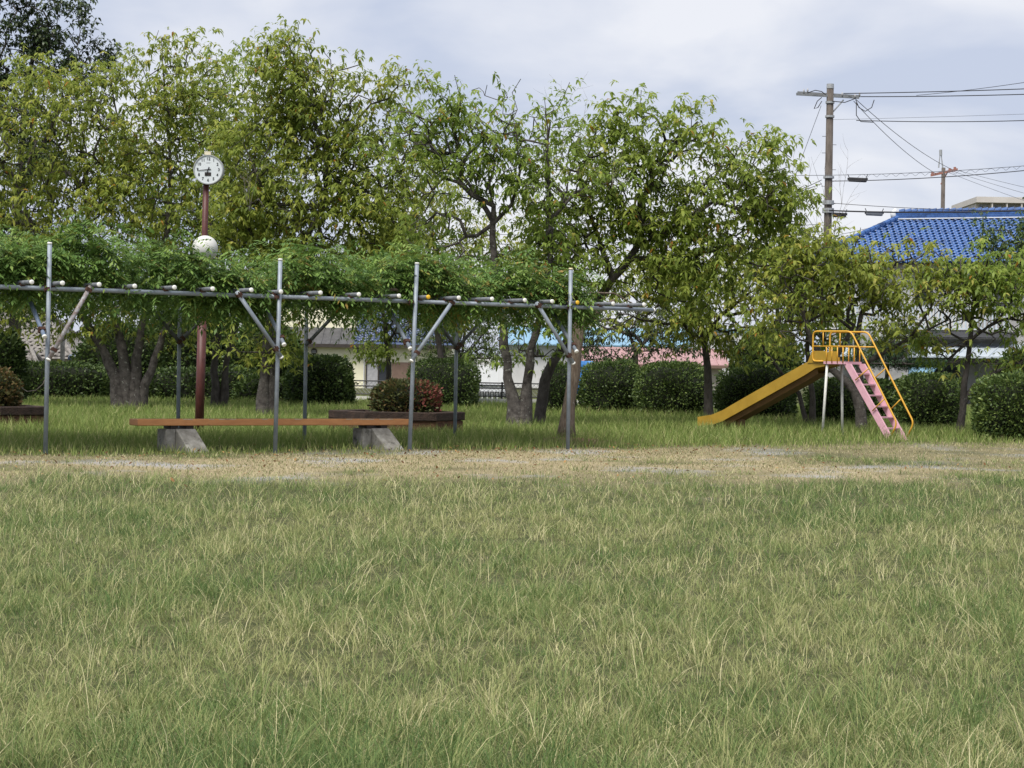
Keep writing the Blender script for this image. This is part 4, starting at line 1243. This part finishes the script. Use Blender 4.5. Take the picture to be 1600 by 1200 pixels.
lbox(wb, 'wall', wx_(1098), wx_(1200), 0, 6, -.2, wz_(520), 'white_wall')
lbox(wb, 'parapet', wx_(1096), wx_(1202), -.1, 6.1, wz_(520) + .002, wz_(514), 'lightblue')
window(wb, wx_(1120), wx_(1150), wz_(552), wz_(532), -.0, 2, ('curtain', 'curtain'), 'palemetal')
tp_ = P(912, 590, 62)
tarp = MB()
nx2, nz2 = 8, 6
for j in range(nz2):
    for i in range(nx2):
        tarp.v.append(Vector((tp_.x - .3 + i * .085, 62.6 + .07 * math.sin(i * 1.7 + j) + .05 * math.sin(j * 2.3), .55 + j * .2)))
for j in range(nz2 - 1):
    for i in range(nx2 - 1):
        tarp.f.append([j * nx2 + i, j * nx2 + i + 1, (j + 1) * nx2 + i + 1, (j + 1) * nx2 + i])
to = tarp.build('tarpaulin', M['tarp'], None, True)
sm = to.modifiers.new('thick', 'SOLIDIFY'); sm.thickness = .01
tag(to, 'crumpled bright blue tarpaulin hung beside the wisteria stem', 'tarpaulin')

# house at the far left
lh = thing('old_tiled_house', 'old house with weathered grey tiled hip roofs at the far left', 'house', G(70, 100))
lx = lambda px: G(px, 100).x - lh.location.x
lz = lambda py: P(70, py, 100).z
lbox(lh, 'wall', lx(-60), lx(100), 0, 6, -.2, lz(560), 'beige_wall')
def hip(root, x0, x1, y0, y1, z0, z1, inset, m, par_name='roof'):
    xi0, xi1 = x0 + inset, x1 - inset; ym = (y0 + y1) / 2
    mb = MB()
    mb.v = [Vector(p) for p in ((x0, y0, z0), (x1, y0, z0), (x1, y1, z0), (x0, y1, z0), (xi0, ym, z1), (xi1, ym, z1))]
    mb.f = [[0, 1, 5, 4], [1, 2, 5], [2, 3, 4, 5], [3, 0, 4], [3, 2, 1, 0]]
    r = mb.build(par_name, M[m], root, world=False)
    ev = Vector((0, y0 - ym, z0 - z1)); 
    tile_field(root, 'roof_tiles', (xi0, ym, z1), (1, 0, 0), ev, xi1 - xi0, ev.length, m, r, .3, .3, inset, inset)
    rd_ = MB().tube([Vector((xi0 - .1, ym, z1 + .06)), Vector((xi1 + .1, ym, z1 + .06))], .14, 8)
    for (a, b) in ((0, 4), (1, 5), (2, 5), (3, 4)):
        rd_.tube([mb.v[a] + Vector((0, 0, .08)), mb.v[b] + Vector((0, 0, .08))], .11, 8)
    rd_.build('ridge', M[m], r, world=False)
    return r
hip(lh, lx(-90), lx(120), -.9, 7, lz(560), lz(478), 2.6, 'oldtile')
hip(lh, lx(28), lx(78), -2.6, -.95, lz(568) - .15, lz(550), .5, 'oldtile', 'porch_roof')
lbox(lh, 'porch_post', lx(35), lx(38), -2.3, -2.15, 0, lz(568) - .12, 'frame'); lbox(lh, 'porch_post', lx(70), lx(73), -2.3, -2.15, 0, lz(568) - .12, 'frame')
window(lh, lx(45), lx(66), .35, lz(576), 0, 2, ('curtain', 'curtain'))
lbox(lh, 'meter_box', lx(103), lx(108), -.2, -.02, lz(528), lz(515), 'white_wall') if False else None
gp = thing('garden_post', 'grey concrete post with a white plate behind the left cherry stems', 'post', G(97, 90))
MB().tube([G(97, 90, -.05), G(97, 90, 2.55)], .10, 12).build('post', M['concrete'], gp, True)
MB().box((G(105, 90).x, 89.85, P(105, 520, 90).z), (.14, .03, .38)).box((G(105, 90).x - .1, 89.9, P(105, 520, 90).z), (.16, .03, .05)).build('plate', M['white_wall'], gp)
cpt = thing('carport', 'carport with a pale blue edge behind the left stem clump', 'carport', G(160, 92))
cx0 = lambda px: G(px, 92).x - cpt.location.x
sheet_roof(cpt, cx0(112), cx0(205), -.8, P(160, 560, 92).z, 2.5, P(160, 549, 92).z, 'palemetal', 'roof', .5)
lbox(cpt, 'fascia', cx0(112), cx0(205), -.9, -.81, P(160, 563, 92).z, P(160, 559, 92).z, 'navy')
for px in (116, 200): lbox(cpt, 'post', cx0(px), cx0(px) + .08, -.6, -.52, 0, P(160, 560, 92).z, 'steel')

# blue tiled two storey house at the right
Yb = 98
ang = math.radians(-24)
ra = P(1405, 344, Yb)
bh = thing('blue_roof_house', 'two storey house with a bright blue glazed tile roof and slatted balcony', 'house', (ra.x, ra.y, 0), ang)
RZt = ra.z
hipw, run, drop = 3.4, 4.4, 2.25
RL = 11.0
x0, x1 = -hipw, RL + hipw
mb = MB()
mb.v = [Vector(p) for p in ((x0, -run, RZt - drop), (x1, -run, RZt - drop), (x1, run, RZt - drop), (x0, run, RZt - drop), (0, 0, RZt), (RL, 0, RZt))]
mb.f = [[0, 1, 5, 4], [1, 2, 5], [2, 3, 4, 5], [3, 0, 4], [3, 2, 1, 0]]
roof = mb.build('roof', M['bluetile'], bh, world=False)
ev = Vector((0, -run, -drop))
tile_field(bh, 'roof_tiles', (0, 0, RZt), (1, 0, 0), ev, RL, ev.length, 'bluetile', roof, .30, .29, hipw, hipw, .06)
ev2 = Vector((-hipw, 0, -drop))
tile_field(bh, 'roof_tiles', (0, .0, RZt), (0, 1, 0), ev2, 0.3, ev2.length, 'bluetile', roof, .30, .29, run, run, .06)
rg_ = MB()
for k in range(3):
    rg_.box((RL / 2, 0, RZt + .09 + k * .10), (RL + .3, .34 - .05 * k, .09))
n_ = int(RL / .3)
for k in range(n_): rg_.tube([Vector((k * .3 + .0, 0, RZt + .40)), Vector((k * .3 + .27, 0, RZt + .42))], [.10, .13], 8)
rg_.build('ridge', M['bluetile'], roof, world=False)
MB().box((RL / 2, 0, RZt + .05), (RL + .1, .42, .05)).build('ridge_mortar', M['mortar'], roof, world=False)
MB().tube([Vector((-.2, 0, RZt + .1)), Vector((-.28, 0, RZt + .35)), Vector((-.16, 0, RZt + .55))], [.2, .16, .05], 10).build('ridge_end_tile', M['mortar'], roof, True, False)
for (a, b) in ((0, 4), (1, 5), (3, 4)):
    p, q = mb.v[a], mb.v[b]
    r_ = MB(); L_ = (q - p).length; m_ = int(L_ / .3)
    for k in range(m_):
        u0 = p.lerp(q, k / m_) + Vector((0, 0, .13)); u1 = p.lerp(q, (k + .95) / m_) + Vector((0, 0, .15))
        r_.tube([u0, u1], [.15, .12], 8)
    r_.build('hip_ridge', M['bluetile'], roof, world=False)
ez2 = RZt - drop
lbox(bh, 'wall', x0 + .9, x1 - .9, -run + .9, run - .9, -.1, ez2 + .15, 'grey_wall')
lbox(bh, 'eave_board', x0 + .05, x1 - .05, -run + .05, -run + .12, ez2 - .14, ez2 - .005, 'frame')
lbox(bh, 'upper_wall', x0 + .85, 4.5, -run + .80, -run + .895, 3.3, ez2 + .1, 'white_wall')
for (a, b) in ((-.9, .7), (1.6, 3.3), (5.2, 7.0)):
    window(bh, a, b, 4.5, 5.9, -run + .79, 2, ('glass', 'curtain'), 'steel')
bal = lbox(bh, 'balcony_floor', -1.6, 6.2, -run - .55, -run + .78, 2.95, 3.2, 'slate')
yb_ = -run - .5
lbox(bh, 'balcony_rail', -1.6, 6.2, yb_ - .04, yb_ + .04, 4.22, 4.30, 'palemetal', bal)
lbox(bh, 'balcony_rail', -1.6, 6.2, yb_ - .03, yb_ + .03, 3.30, 3.36, 'palemetal', bal)
for k in range(46):
    x = -1.55 + k * .169
    lbox(bh, 'slat', x, x + .075, yb_ - .02, yb_ + .02, 3.36, 4.22, 'palemetal', bal)
sheet_roof(bh, -1.9, 6.6, -run - 2.3, 2.02, -run + .78, 2.62, 'palemetal', 'porch_roof')
lbox(bh, 'porch_beam', -1.8, 6.5, -run - 2.2, -run - 2.1, 1.86, 2.0, 'frame')
for x in (-1.7, 1.6, 6.3): lbox(bh, 'porch_post', x, x + .1, -run - 2.2, -run - 2.1, -.02, 1.86, 'frame')
sheet_roof(bh, .6, 3.4, -run - 3.3, 1.28, -run - 2.32, 1.55, 'lightblue', 'awning', .6, .04)
window(bh, -.6, 1.4, .2, 1.8, -run + .895, 2, ('glass', 'curtain'), 'steel')
window(bh, 2.2, 4.6, .2, 1.8, -run + .895, 3, ('glass', 'glass', 'curtain'), 'steel')
MB().tube([Vector((.35, -run - 2.35, 1.75)), Vector((.5, -run - 2.42, 1.7)), Vector((.55, -run - 2.42, 1.5)), Vector((.55, -run - 2.42, .0))], .04, 8).build('downpipe', M['capw'], bh, world=False)
ac = thing('air_conditioner', 'white outdoor air conditioner unit on the side of the blue roofed house', 'air conditioner', P(1388, 535, 88))
ap = P(1388, 528, 88)
MB().box((ap.x, 88, ap.z + .3), (1.15, .35, .85)).build('casing', M['white_wall'], ac, bevel=.02)
MB().tube([Vector((ap.x + .2, 87.82, ap.z + .3)), Vector((ap.x + .2, 87.80, ap.z + .3))], .30, 24).build('fan_grille', M['clock_rim'], ac)
lbw = thing('bracket_wall', 'pale grey annex wall carrying the air conditioner', 'wall', G(1375, 89))
MB().box((G(1378, 89).x, 89.6, 1.55), (2.0, 2.4, 3.1)).build('wall', M['grey_wall'], lbw)
MB().box((G(1378, 89).x, 88.2, ap.z - .2), (1.3, .5, .06)).build('shelf', M['steel'], lbw)

# apartment block far behind
apz = P(1560, 330, 240)
ab = thing('apartment_block', 'distant concrete apartment block showing over the blue roof', 'building', G(1580, 240))
ax = lambda px: G(px, 240).x - ab.location.x
az_ = lambda py: P(1560, py, 240).z
lbox(ab, 'wall', ax(1520), ax(1760), 0, 12, -.2, az_(318), 'apart')
lbox(ab, 'roof_slab', ax(1517), ax(1764), -1.2, 12.5, az_(318) + .01, az_(309), 'apart')
for i in range(10):
    a = 1524 + i * 23
    window(ab, ax(a), ax(a + 14), az_(333), az_(320), -.01, 2, ('glass', 'curtain'), 'steel', .12)
    lbox(ab, 'partition', ax(a + 17), ax(a + 19), -1.1, -.02, az_(338), az_(318) - .01, 'apart')

# ------------------------------------------------------------------ park fence and white panel wall
fn = thing('chain_link_fence', 'low black chain link fence with pale kerb in front of the cream house', 'fence', G(600, 72))
fa, fb = G(150, 74), G(1240, 70)
fd = (fb - fa); FL = fd.length; fd.normalize()
MB().prism([fa + Vector((0, -.08, -.02)), fb + Vector((0, -.08, -.02)), fb + Vector((0, -.08, .22)), fa + Vector((0, -.08, .22))], (0, .16, 0)).build('kerb', M['fence_base'], fn)
for z in (.30, .58, .76):
    MB().tube([fa + Vector((0, 0, z)), fb + Vector((0, 0, z))], .024, 6).build('rail', M['fence'], fn)
for k in range(int(FL / 1.8) + 1):
    p = fa + fd * (1.8 * k + .3)
    MB().box(p + Vector((0, 0, .42)), (.06, .06, .76)).build('post', M['fence'], fn)
lk = MB()
step = .14
for k in range(int(FL / step)):
    for sg in (1, -1):
        p = fa + fd * (k * step); q = p + fd * .48 * sg
        lk.tube([p + Vector((0, .02, .28)), q + Vector((0, .02, .76))], .006, 3, False)
o = lk.build('wire_mesh', M['steel'], fn); tag(o, kind='stuff')
pw = thing('panel_wall', 'white panel wall with a dark rail left of the pale forked tree', 'wall', G(765, 84))
pc = lambda px, py: P(px, py, 84)
a_, b_ = pc(735, 570), pc(795, 570)
for k in range(4):
    x_0 = a_.x + (b_.x - a_.x) * k / 4; x_1 = a_.x + (b_.x - a_.x) * (k + 1) / 4 - .01
    MB().box(((x_0 + x_1) / 2, 84, (a_.z + 0) / 2), (x_1 - x_0, .08, a_.z)).build('panel', M['plaster'], pw)
MB().box(((a_.x + b_.x) / 2, 83.92, pc(765, 602).z), (b_.x - a_.x, .05, .05)).build('rail', M['fence'], pw)
for k in range(7):
    x_ = pc(745 + k * 8, 610).x
    zt = pc(745, 613).z
    fr = MB().box((x_ - .07, 83.9, zt / 2), (.045, .05, zt)).box((x_ + .07, 83.9, zt / 2), (.045, .05, zt)).box((x_, 83.9, zt + .02), (.185, .05, .05))
    fr.build('hoop', M['fence'], pw)

# ------------------------------------------------------------------ utility poles and lines
Yp = 98
def upole(px, py_top, Y, r0, r1, name, label, mt):
    b = G(px, Y); t = P(px, py_top, Y)
    root = thing(name, label, 'pole', b)
    MB().tube([Vector((b.x, Y, -.3)), Vector((b.x, Y, t.z))], [r0, r1], 16).build('shaft', M[mt], root, True)
    return root, Vector((b.x, Y, t.z))
up, tt_ = upole(1289, 135, Yp, .215, .165, 'utility_pole', 'weathered concrete utility pole rising behind the slide', 'polec')
u = lambda px, py, Y=Yp: P(px, py, Y)
MB().tube([tt_ - Vector((0, 0, .1)), tt_ + Vector((0, 0, .12))], [.18, .17], 16).build('top_cap', M['steel'], up)
MB().prism([u(1244, 145) , u(1342, 151), u(1342, 154.5), u(1244, 149)], (0, -.10, 0)).build('crossarm', M['arm'], up)
MB().prism([u(1246, 143, Yp + .45), u(1344, 149, Yp + .45), u(1344, 152, Yp + .45), u(1246, 146.5, Yp + .45)], (0, -.10, 0)).build('crossarm', M['arm'], up)
MB().tube([u(1297, 180), u(1318, 156)], .035, 6).build('arm_brace', M['steel'], up)
for px, py in ((1256, 142), (1262, 141), (1316, 147), (1343, 147), (1336, 150)):
    MB().tube([u(px, py + 4, Yp - .1), u(px, py, Yp - .1), u(px, py - 3, Yp - .1)], [.025, .045, .02], 8).build('insulator', M['insul'], up, True)
for py in (160, 182, 277, 315, 318, 327, 331):
    p = u(1289, py); r_ = .19 + .0004 * (py - 135)
    MB().tube([Vector((tt_.x, Yp, p.z - .05)), Vector((tt_.x, Yp, p.z + .05))], r_ + .012, 16).build('band', M['steel'], up)
for k, py in enumerate((213, 226, 239, 265, 291, 318)):
    p = u(1289, py); sg = 1 if k % 2 else -1
    MB().tube([Vector((tt_.x + sg * .1, Yp, p.z)), Vector((tt_.x + sg * .34, Yp, p.z))], .012, 5).build('climbing_bolt', M['dark_steel'], up)
for pts in ([(1262, 145), (1274, 141), (1284, 143), (1290, 148)], [(1284, 152), (1277, 158), (1272, 170), (1278, 168), (1284, 158)], [(1300, 158), (1320, 160), (1336, 154)],
            [(1337, 156), (1342, 168), (1352, 174), (1362, 168), (1366, 156)], [(1338, 160), (1338, 180), (1345, 190), (1365, 191)]):
    MB().tube([u(a, b, Yp - .25) for a, b in pts], .022, 5).build('jumper', M['wire'], up, True)

up2, t2 = upole(1468, 262, 138, .18, .13, 'utility_pole', 'smaller distant utility pole with a rusty red crossarm', 'polec')
v2 = lambda px, py: P(px, py, 138)
MB().prism([v2(1454, 272), v2(1496, 263), v2(1496, 267), v2(1454, 276)], (0, -.12, 0)).build('crossarm', M['rustarm'], up2)
MB().tube([v2(1470, 288), v2(1480, 270)], .04, 6).build('arm_brace', M['rustarm'], up2)
MB().tube([v2(1466.5, 262), v2(1469.5, 236)], [.05, .02], 6).tube([v2(1473, 262), v2(1470, 236)], [.05, .02], 6).tube([v2(1469.8, 243), v2(1469.8, 234)], .10, 8).build('top_spike', M['steel'], up2)
for px, py in ((1457, 270), (1492, 263), (1484, 265)):
    MB().tube([v2(px, py + 3), v2(px, py - 2)], .09, 8).build('insulator', M['rustarm'], up2)

WG = 'overhead lines by the utility poles'
def wire(label, a, b, sag, r=.014, m='wire', n=16, name='overhead_wire'):
    a = P(*a); b = P(*b)
    pts = []
    for i in range(n + 1):
        f = i / n
        q = a.lerp(b, f); q.z -= sag * 4 * f * (1 - f); pts.append(q)
    o = MB().tube(pts, r, 5).build(name, M[m], None, True)
    tag(o, label, 'wire', WG)
    return pts
wire('uppermost straight cable leaving the crossarm to the right', (1318, 146, 98), (1900, 124, 88), .10, .022)
wire('second cable leaving the crossarm tip to the right', (1345, 151, 98), (1900, 134, 88), .12, .022)
wire('thin line branching upward to the right edge above the cables', (1432, 149, 96), (1900, 72, 70), .2, .012)
wire('sloping line down from the crossarm to the distant pole', (1336, 154, 98), (1488, 265, 138), .3, .016)
wire('twin sloping line just below, from crossarm to distant pole', (1334, 158, 98), (1462, 271, 138), .3, .016)
pts = wire('looped spacer cable running right from below the crossarm', (1338, 188, 98), (1900, 170, 88), .25, .02)
wire('thin messenger wire just above the looped spacer cable', (1296, 187, 98), (1900, 166, 88), .05, .008, 'wire_grey')
wire('long level wire passing the pole at mid height', (1100, 272, 99), (1900, 226, 90), .5, .014, 'wire_grey')
wire('telephone cable sloping up right from the pole band', (1296, 283, 98), (1900, 226, 88), .35, .02)
wire('telephone cable dropping from the pole toward the rounded tree', (1150, 322, 99), (1284, 281, 98), .2, .016)
wire('second cable dropping left just under it into the tree', (1150, 318, 99), (1284, 287, 98), .15, .016)
wire('stay wire slanting down left from the pole top', (1283, 165, 98), (1222, 330, 98), 0, .014, 'wire_grey')
wire('upper of the two low cables just above the blue roof', (1296, 317, 98), (1900, 322, 90), .3, .014)
wire('thick low cable sagging over the blue ridge', (1296, 329, 97.6), (1900, 308, 86), .3, .036)
wire('thin service wire dropping from the distant pole to the right', (1484, 266, 138), (1900, 372, 120), .3, .014, 'wire_grey')
wire('second service wire fanning from the distant pole', (1492, 265, 138), (1900, 345, 118), .3, .014, 'wire_grey')
wire('third steeper service wire fanning from the distant pole', (1478, 268, 138), (1900, 402, 116), .3, .014, 'wire_grey')
wire('lowest thin line running left behind the crowns', (600, 378, 102), (1284, 362, 99), .3, .018, 'wire_grey')
wire('thin line above it running left behind the crowns', (600, 362, 102), (1284, 350, 99), .3, .014, 'wire_grey')
wire('thin line rising from the pole toward the blue ridge', (1284, 372, 98), (1404, 344, 98.5), .05, .012, 'wire_grey')
# lashing loops on the telephone cable
lp = MB()
A_, B_ = P(1340, 276, 97.9), P(1900, 221, 88)
nseg = 200
pts = []
for i in range(nseg + 1):
    f = i / nseg; q = A_.lerp(B_, f); q.z -= .35 * 4 * f * (1 - f)
    q.z += .16 * abs(math.sin(f * math.pi * 34)) - .05
    pts.append(q)
tag(lp.tube(pts, .008, 4).build('cable_lashing', M['wire_grey'], None, True), 'scalloped lashing wire looped along the telephone cable', 'wire', WG)
def closure(px, py, Y, L, h, label, m='wire'):
    c = P(px, py, Y)
    r = thing('cable_closure', label, 'cable box', c, 0, 'splice boxes hung on the cables')
    MB().box(c, (L, .22, h), Matrix.Rotation(.03, 3, 'Y')).build('box', M[m], r, bevel=.04)
    for sg in (-1, 1):
        MB().box(c + Vector((sg * L * .5, 0, h * .2)), (.1, .1, h * .5)).build('end_fitting', M['wire'], r)
        MB().tube([c + Vector((sg * L * .42, 0, 0)), c + Vector((sg * L * .55, 0, h * .5 + .16))], .02, 5).build('hanger', M['wire'], r)
closure(1340, 281, 97.8, .85, .20, 'black splice box on the upper telephone cable')
closure(1312, 336, 97.4, .60, .22, 'black splice box on the low cable next to the pole')
closure(1366, 334, 97.2, .78, .18, 'grey splice box on the low cable above the hip of the blue roof', 'wire_grey')

# ------------------------------------------------------------------ grass
def blades(name, x, y, h, w, bend, tint, matl, rng, label, cat, nseg=2, parts=None, az=None, tl=None):
    def geo(x, y, h, w, bend, tint, nseg, az=None, tl=None):
        n = len(x)
        if az is None: az = rng.uniform(0, 6.283, n)
        lean = np.stack([np.cos(az), np.sin(az), np.zeros(n)], 1)
        fa = az + math.pi / 2 + rng.normal(0, .6, n)
        side = unit(np.stack([np.cos(fa), np.sin(fa) * .6, np.zeros(n)], 1))
        b = np.stack([x, y, ground_z(x, y) - .01], 1)
        tilt = rng.uniform(0, .35, n) if tl is None else tl
        V = []
        for j in range(nseg + 1):
            f = j / nseg
            c = b + np.array([0, 0, 1.0]) * (h * f * (1 - .38 * bend ** 2 * f * f))[:, None] + lean * (h * (tilt * f + bend * .75 * f * f))[:, None]
            W = (w * [1, .85, .6, .4, .3][j] * .5)[:, None]
            if j < nseg: V += [c - side * W, c + side * W]
            else: V.append(c)
        m = len(V)
        v = np.stack(V, 1).reshape(-1, 3)
        pat = []
        for j in range(nseg - 1): pat += [2 * j, 2 * j + 1, 2 * j + 3, 2 * j + 2]
        pat += [2 * nseg - 2, 2 * nseg - 1, 2 * nseg]
        lo = ((np.arange(n) * m)[:, None] + np.array(pat)).ravel()
        return v, lo, np.tile([4] * (nseg - 1) + [3], n), np.repeat(np.clip(tint, 0, 1), m)
    v, lo, sz, ti = geo(x, y, h, w, bend, tint, nseg, az, tl)
    if parts:
        v2, lo2, sz2, ti2 = geo(*parts)
        lo = np.concatenate([lo, lo2 + len(v)]); v = np.concatenate([v, v2]); sz = np.concatenate([sz, sz2]); ti = np.concatenate([ti, ti2])
    o = np_mesh(name, v, lo, sz, matl, None, ti)
    tag(o, label, cat, None, 'stuff')
    return o
def scatter(y0, y1, dens, rng, side=2.0):
    """uniform points over the wedge of ground between two distances, a little wider than the view"""
    hw = lambda Y: .262 * Y + side
    n = int(dens * (hw(y0) + hw(y1)) * (y1 - y0))
    y = rng.uniform(y0, y1, n); x = rng.uniform(-1, 1, n) * hw(y1)
    k = np.abs(x) < hw(y)
    return x[k], y[k]
rg = np.random.default_rng(202)
X, Yv, Hh, Ww, Bb, Tt = [], [], [], [], [], []
AZ, TL = [], []
for (a, b, dn, per) in ((5.8, 8.5, 175, 24), (8.5, 13, 112, 20), (13, 20, 66, 16), (20, 33, 36, 12)):
    x, y = scatter(a, b, dn, rg)
    sa = strip_amount(x, y)
    s_, t_ = st_of(x, y)
    k = (rg.random(len(x)) > sa * 1.3) & (t_ < -1.0)
    x, y, sa = x[k], y[k], sa[k]
    n = len(x)
    patch = fnoise(x * .55, y * .4, 31); fine_ = fnoise(x * 1.9, y * 1.4, 37)
    rad_ = rg.uniform(.03, .13, n)
    hh = (.045 + .075 * patch + .045 * fine_) * np.exp(rg.normal(0, .32, n)) * (1 - .5 * sa)
    ct = .38 + .75 * (.5 - patch) + .45 * (.5 - fine_) + rg.normal(0, .24, n) + .12 * sa
    dead = rg.random(n) < (.05 + .30 * fine_ * (patch < .46) + .3 * sa)
    R2 = lambda q: np.repeat(q, per)
    m = n * per
    ang = rg.uniform(0, 6.283, m); rr = np.sqrt(rg.random(m)) * R2(rad_)
    bx2 = R2(x) + rr * np.cos(ang); by2 = R2(y) + rr * np.sin(ang)
    hb_ = R2(hh) * rg.uniform(.45, 1.35, m)
    tt2 = np.clip(R2(ct) + rg.normal(0, .12, m), 0, .62)
    st2 = rg.random(m) < np.where(R2(dead), .75, .06)
    tt2 = np.where(st2, rg.uniform(.62, 1, m), tt2)
    X.append(bx2); Yv.append(by2); Hh.append(hb_); Tt.append(tt2)
    AZ.append(ang + rg.normal(0, .9, m)); TL.append(np.clip(rg.normal(.25, .35, m), 0, 1.3))
    Ww.append(rg.uniform(.0018, .0038, m) * (1 + np.maximum(0, (by2 - 9)) * .05)); Bb.append(np.clip(rg.normal(.8, .42, m), .05, 1.5))
# taller arching stalks
x, y = scatter(5.8, 24, 85, rg); sa = strip_amount(x, y)
k = (rg.random(len(x)) > sa * 1.4) & (fnoise(x * 1.6, y * 1.2, 83) > rg.uniform(.2, .75, len(x))); x, y = x[k], y[k]; n = len(x)
stalk = (x, y, rg.uniform(.12, .30, n), rg.uniform(.0026, .0042, n) * (1 + np.maximum(0, (y - 9)) * .045), np.clip(rg.normal(1.0, .4, n), .1, 1.55),
         np.where(rg.random(n) < .65, rg.uniform(.68, 1, n), rg.uniform(.3, .6, n)), 4)
c_ = np.concatenate
blades('lawn_grass', c_(X), c_(Yv), c_(Hh), c_(Ww), c_(Bb), c_(Tt), M['grass'], rg, 'rough grey green lawn mixed with straw in the foreground', 'grass', 2, stalk, c_(AZ), c_(TL))
# short dry stubble on the worn strip
x, y = scatter(20, 44, 520, rg); sa = strip_amount(x, y)
g_ = fnoise(x * .8, y * .6, 52)
k = (rg.random(len(x)) < sa * (.25 + 1.1 * g_)) & (sa > .1)
x, y, g_ = x[k], y[k], g_[k]; n = len(x)
tint = np.where(rg.random(n) < .45 * g_ + .08, rg.uniform(0, .25, n), rg.uniform(.3, 1, n))
blades('dry_stubble', x, y, rg.uniform(.015, .065, n), rg.uniform(.006, .012, n), rg.uniform(.3, 1.3, n), tint, M['straw'], rg, 'short dry yellow stubble on the worn strip before the pergola', 'dry grass')
# tall fresh grass beyond
X, Yv, Hh, Ww, Bb, Tt = [], [], [], [], [], []
for (a, b, dn) in ((29, 40, 235), (40, 52, 145), (52, 76, 80)):
    x, y = scatter(a, b, dn, rg, 3)
    sa = strip_amount(x, y); s_, t_ = st_of(x, y)
    k = (rg.random(len(x)) > sa * 1.5) & (t_ >= -1.2)
    x, y, t_ = x[k], y[k], t_[k]; n = len(x)
    pt = fnoise(x * .5, y * .4, 61)
    ramp_ = np.clip((t_ + 1.0) / 3.2, 0, 1)
    h = (.05 + .21 * ramp_ * (.6 + .8 * pt)) * rg.uniform(.55, 1.3, n)
    X.append(x); Yv.append(y); Hh.append(h)
    Tt.append(np.where(rg.random(n) < .10 + .25 * (1 - ramp_), rg.uniform(.65, 1, n), np.clip(rg.normal(.38 + .3 * (pt - .5), .17, n), 0, .7)))
    Ww.append(rg.uniform(.007, .012, n) * (y / 36)); Bb.append(np.clip(rg.normal(.5, .25, n), .05, 1.1))
blades('meadow_grass', c_(X), c_(Yv), c_(Hh), c_(Ww), c_(Bb), c_(Tt), M['tallgrass'], rg, 'taller fresh green grass round the pergola, trees and slide', 'grass')
# brown fallen leaves below the pergola and on the strip
n = 1500
s_ = rg.uniform(-2, 13, n); t_ = rg.normal(.3, 1.5, n)
half = rg.random(n) < .35
t_[half] = rg.uniform(-8, 1, half.sum())
px_ = ORG.x + U.x * s_ + N.x * t_; py_ = ORG.y + U.y * s_ + N.y * t_
keep = (rg.random(n) < .25 + .75 * strip_amount(px_, py_))
px_, py_ = px_[keep], py_[keep]; n = len(px_)
p = np.stack([px_, py_, ground_z(px_, py_) + rg.uniform(.012, .05, n)], 1)
az = rg.uniform(0, 6.283, n)
d = unit(np.stack([np.cos(az), np.sin(az), rg.normal(.1, .25, n)], 1))
L_ = rg.uniform(.035, .075, n)
v, lo, sz = leaf_geo(p, d, L_, L_ * .45, -.2, rg)
fl = np_mesh('fallen_leaves', v, lo, sz, leaf_mat('fallen_leaf', [(0, (.10, .05, .025)), (.6, (.22, .12, .055)), (1, (.38, .24, .10))], .2, .8, .1), None, np.repeat(rg.random(n), 6))
tag(fl, 'brown fallen leaves strewn under the pergola and on the worn strip', 'fallen leaves', None, 'stuff')
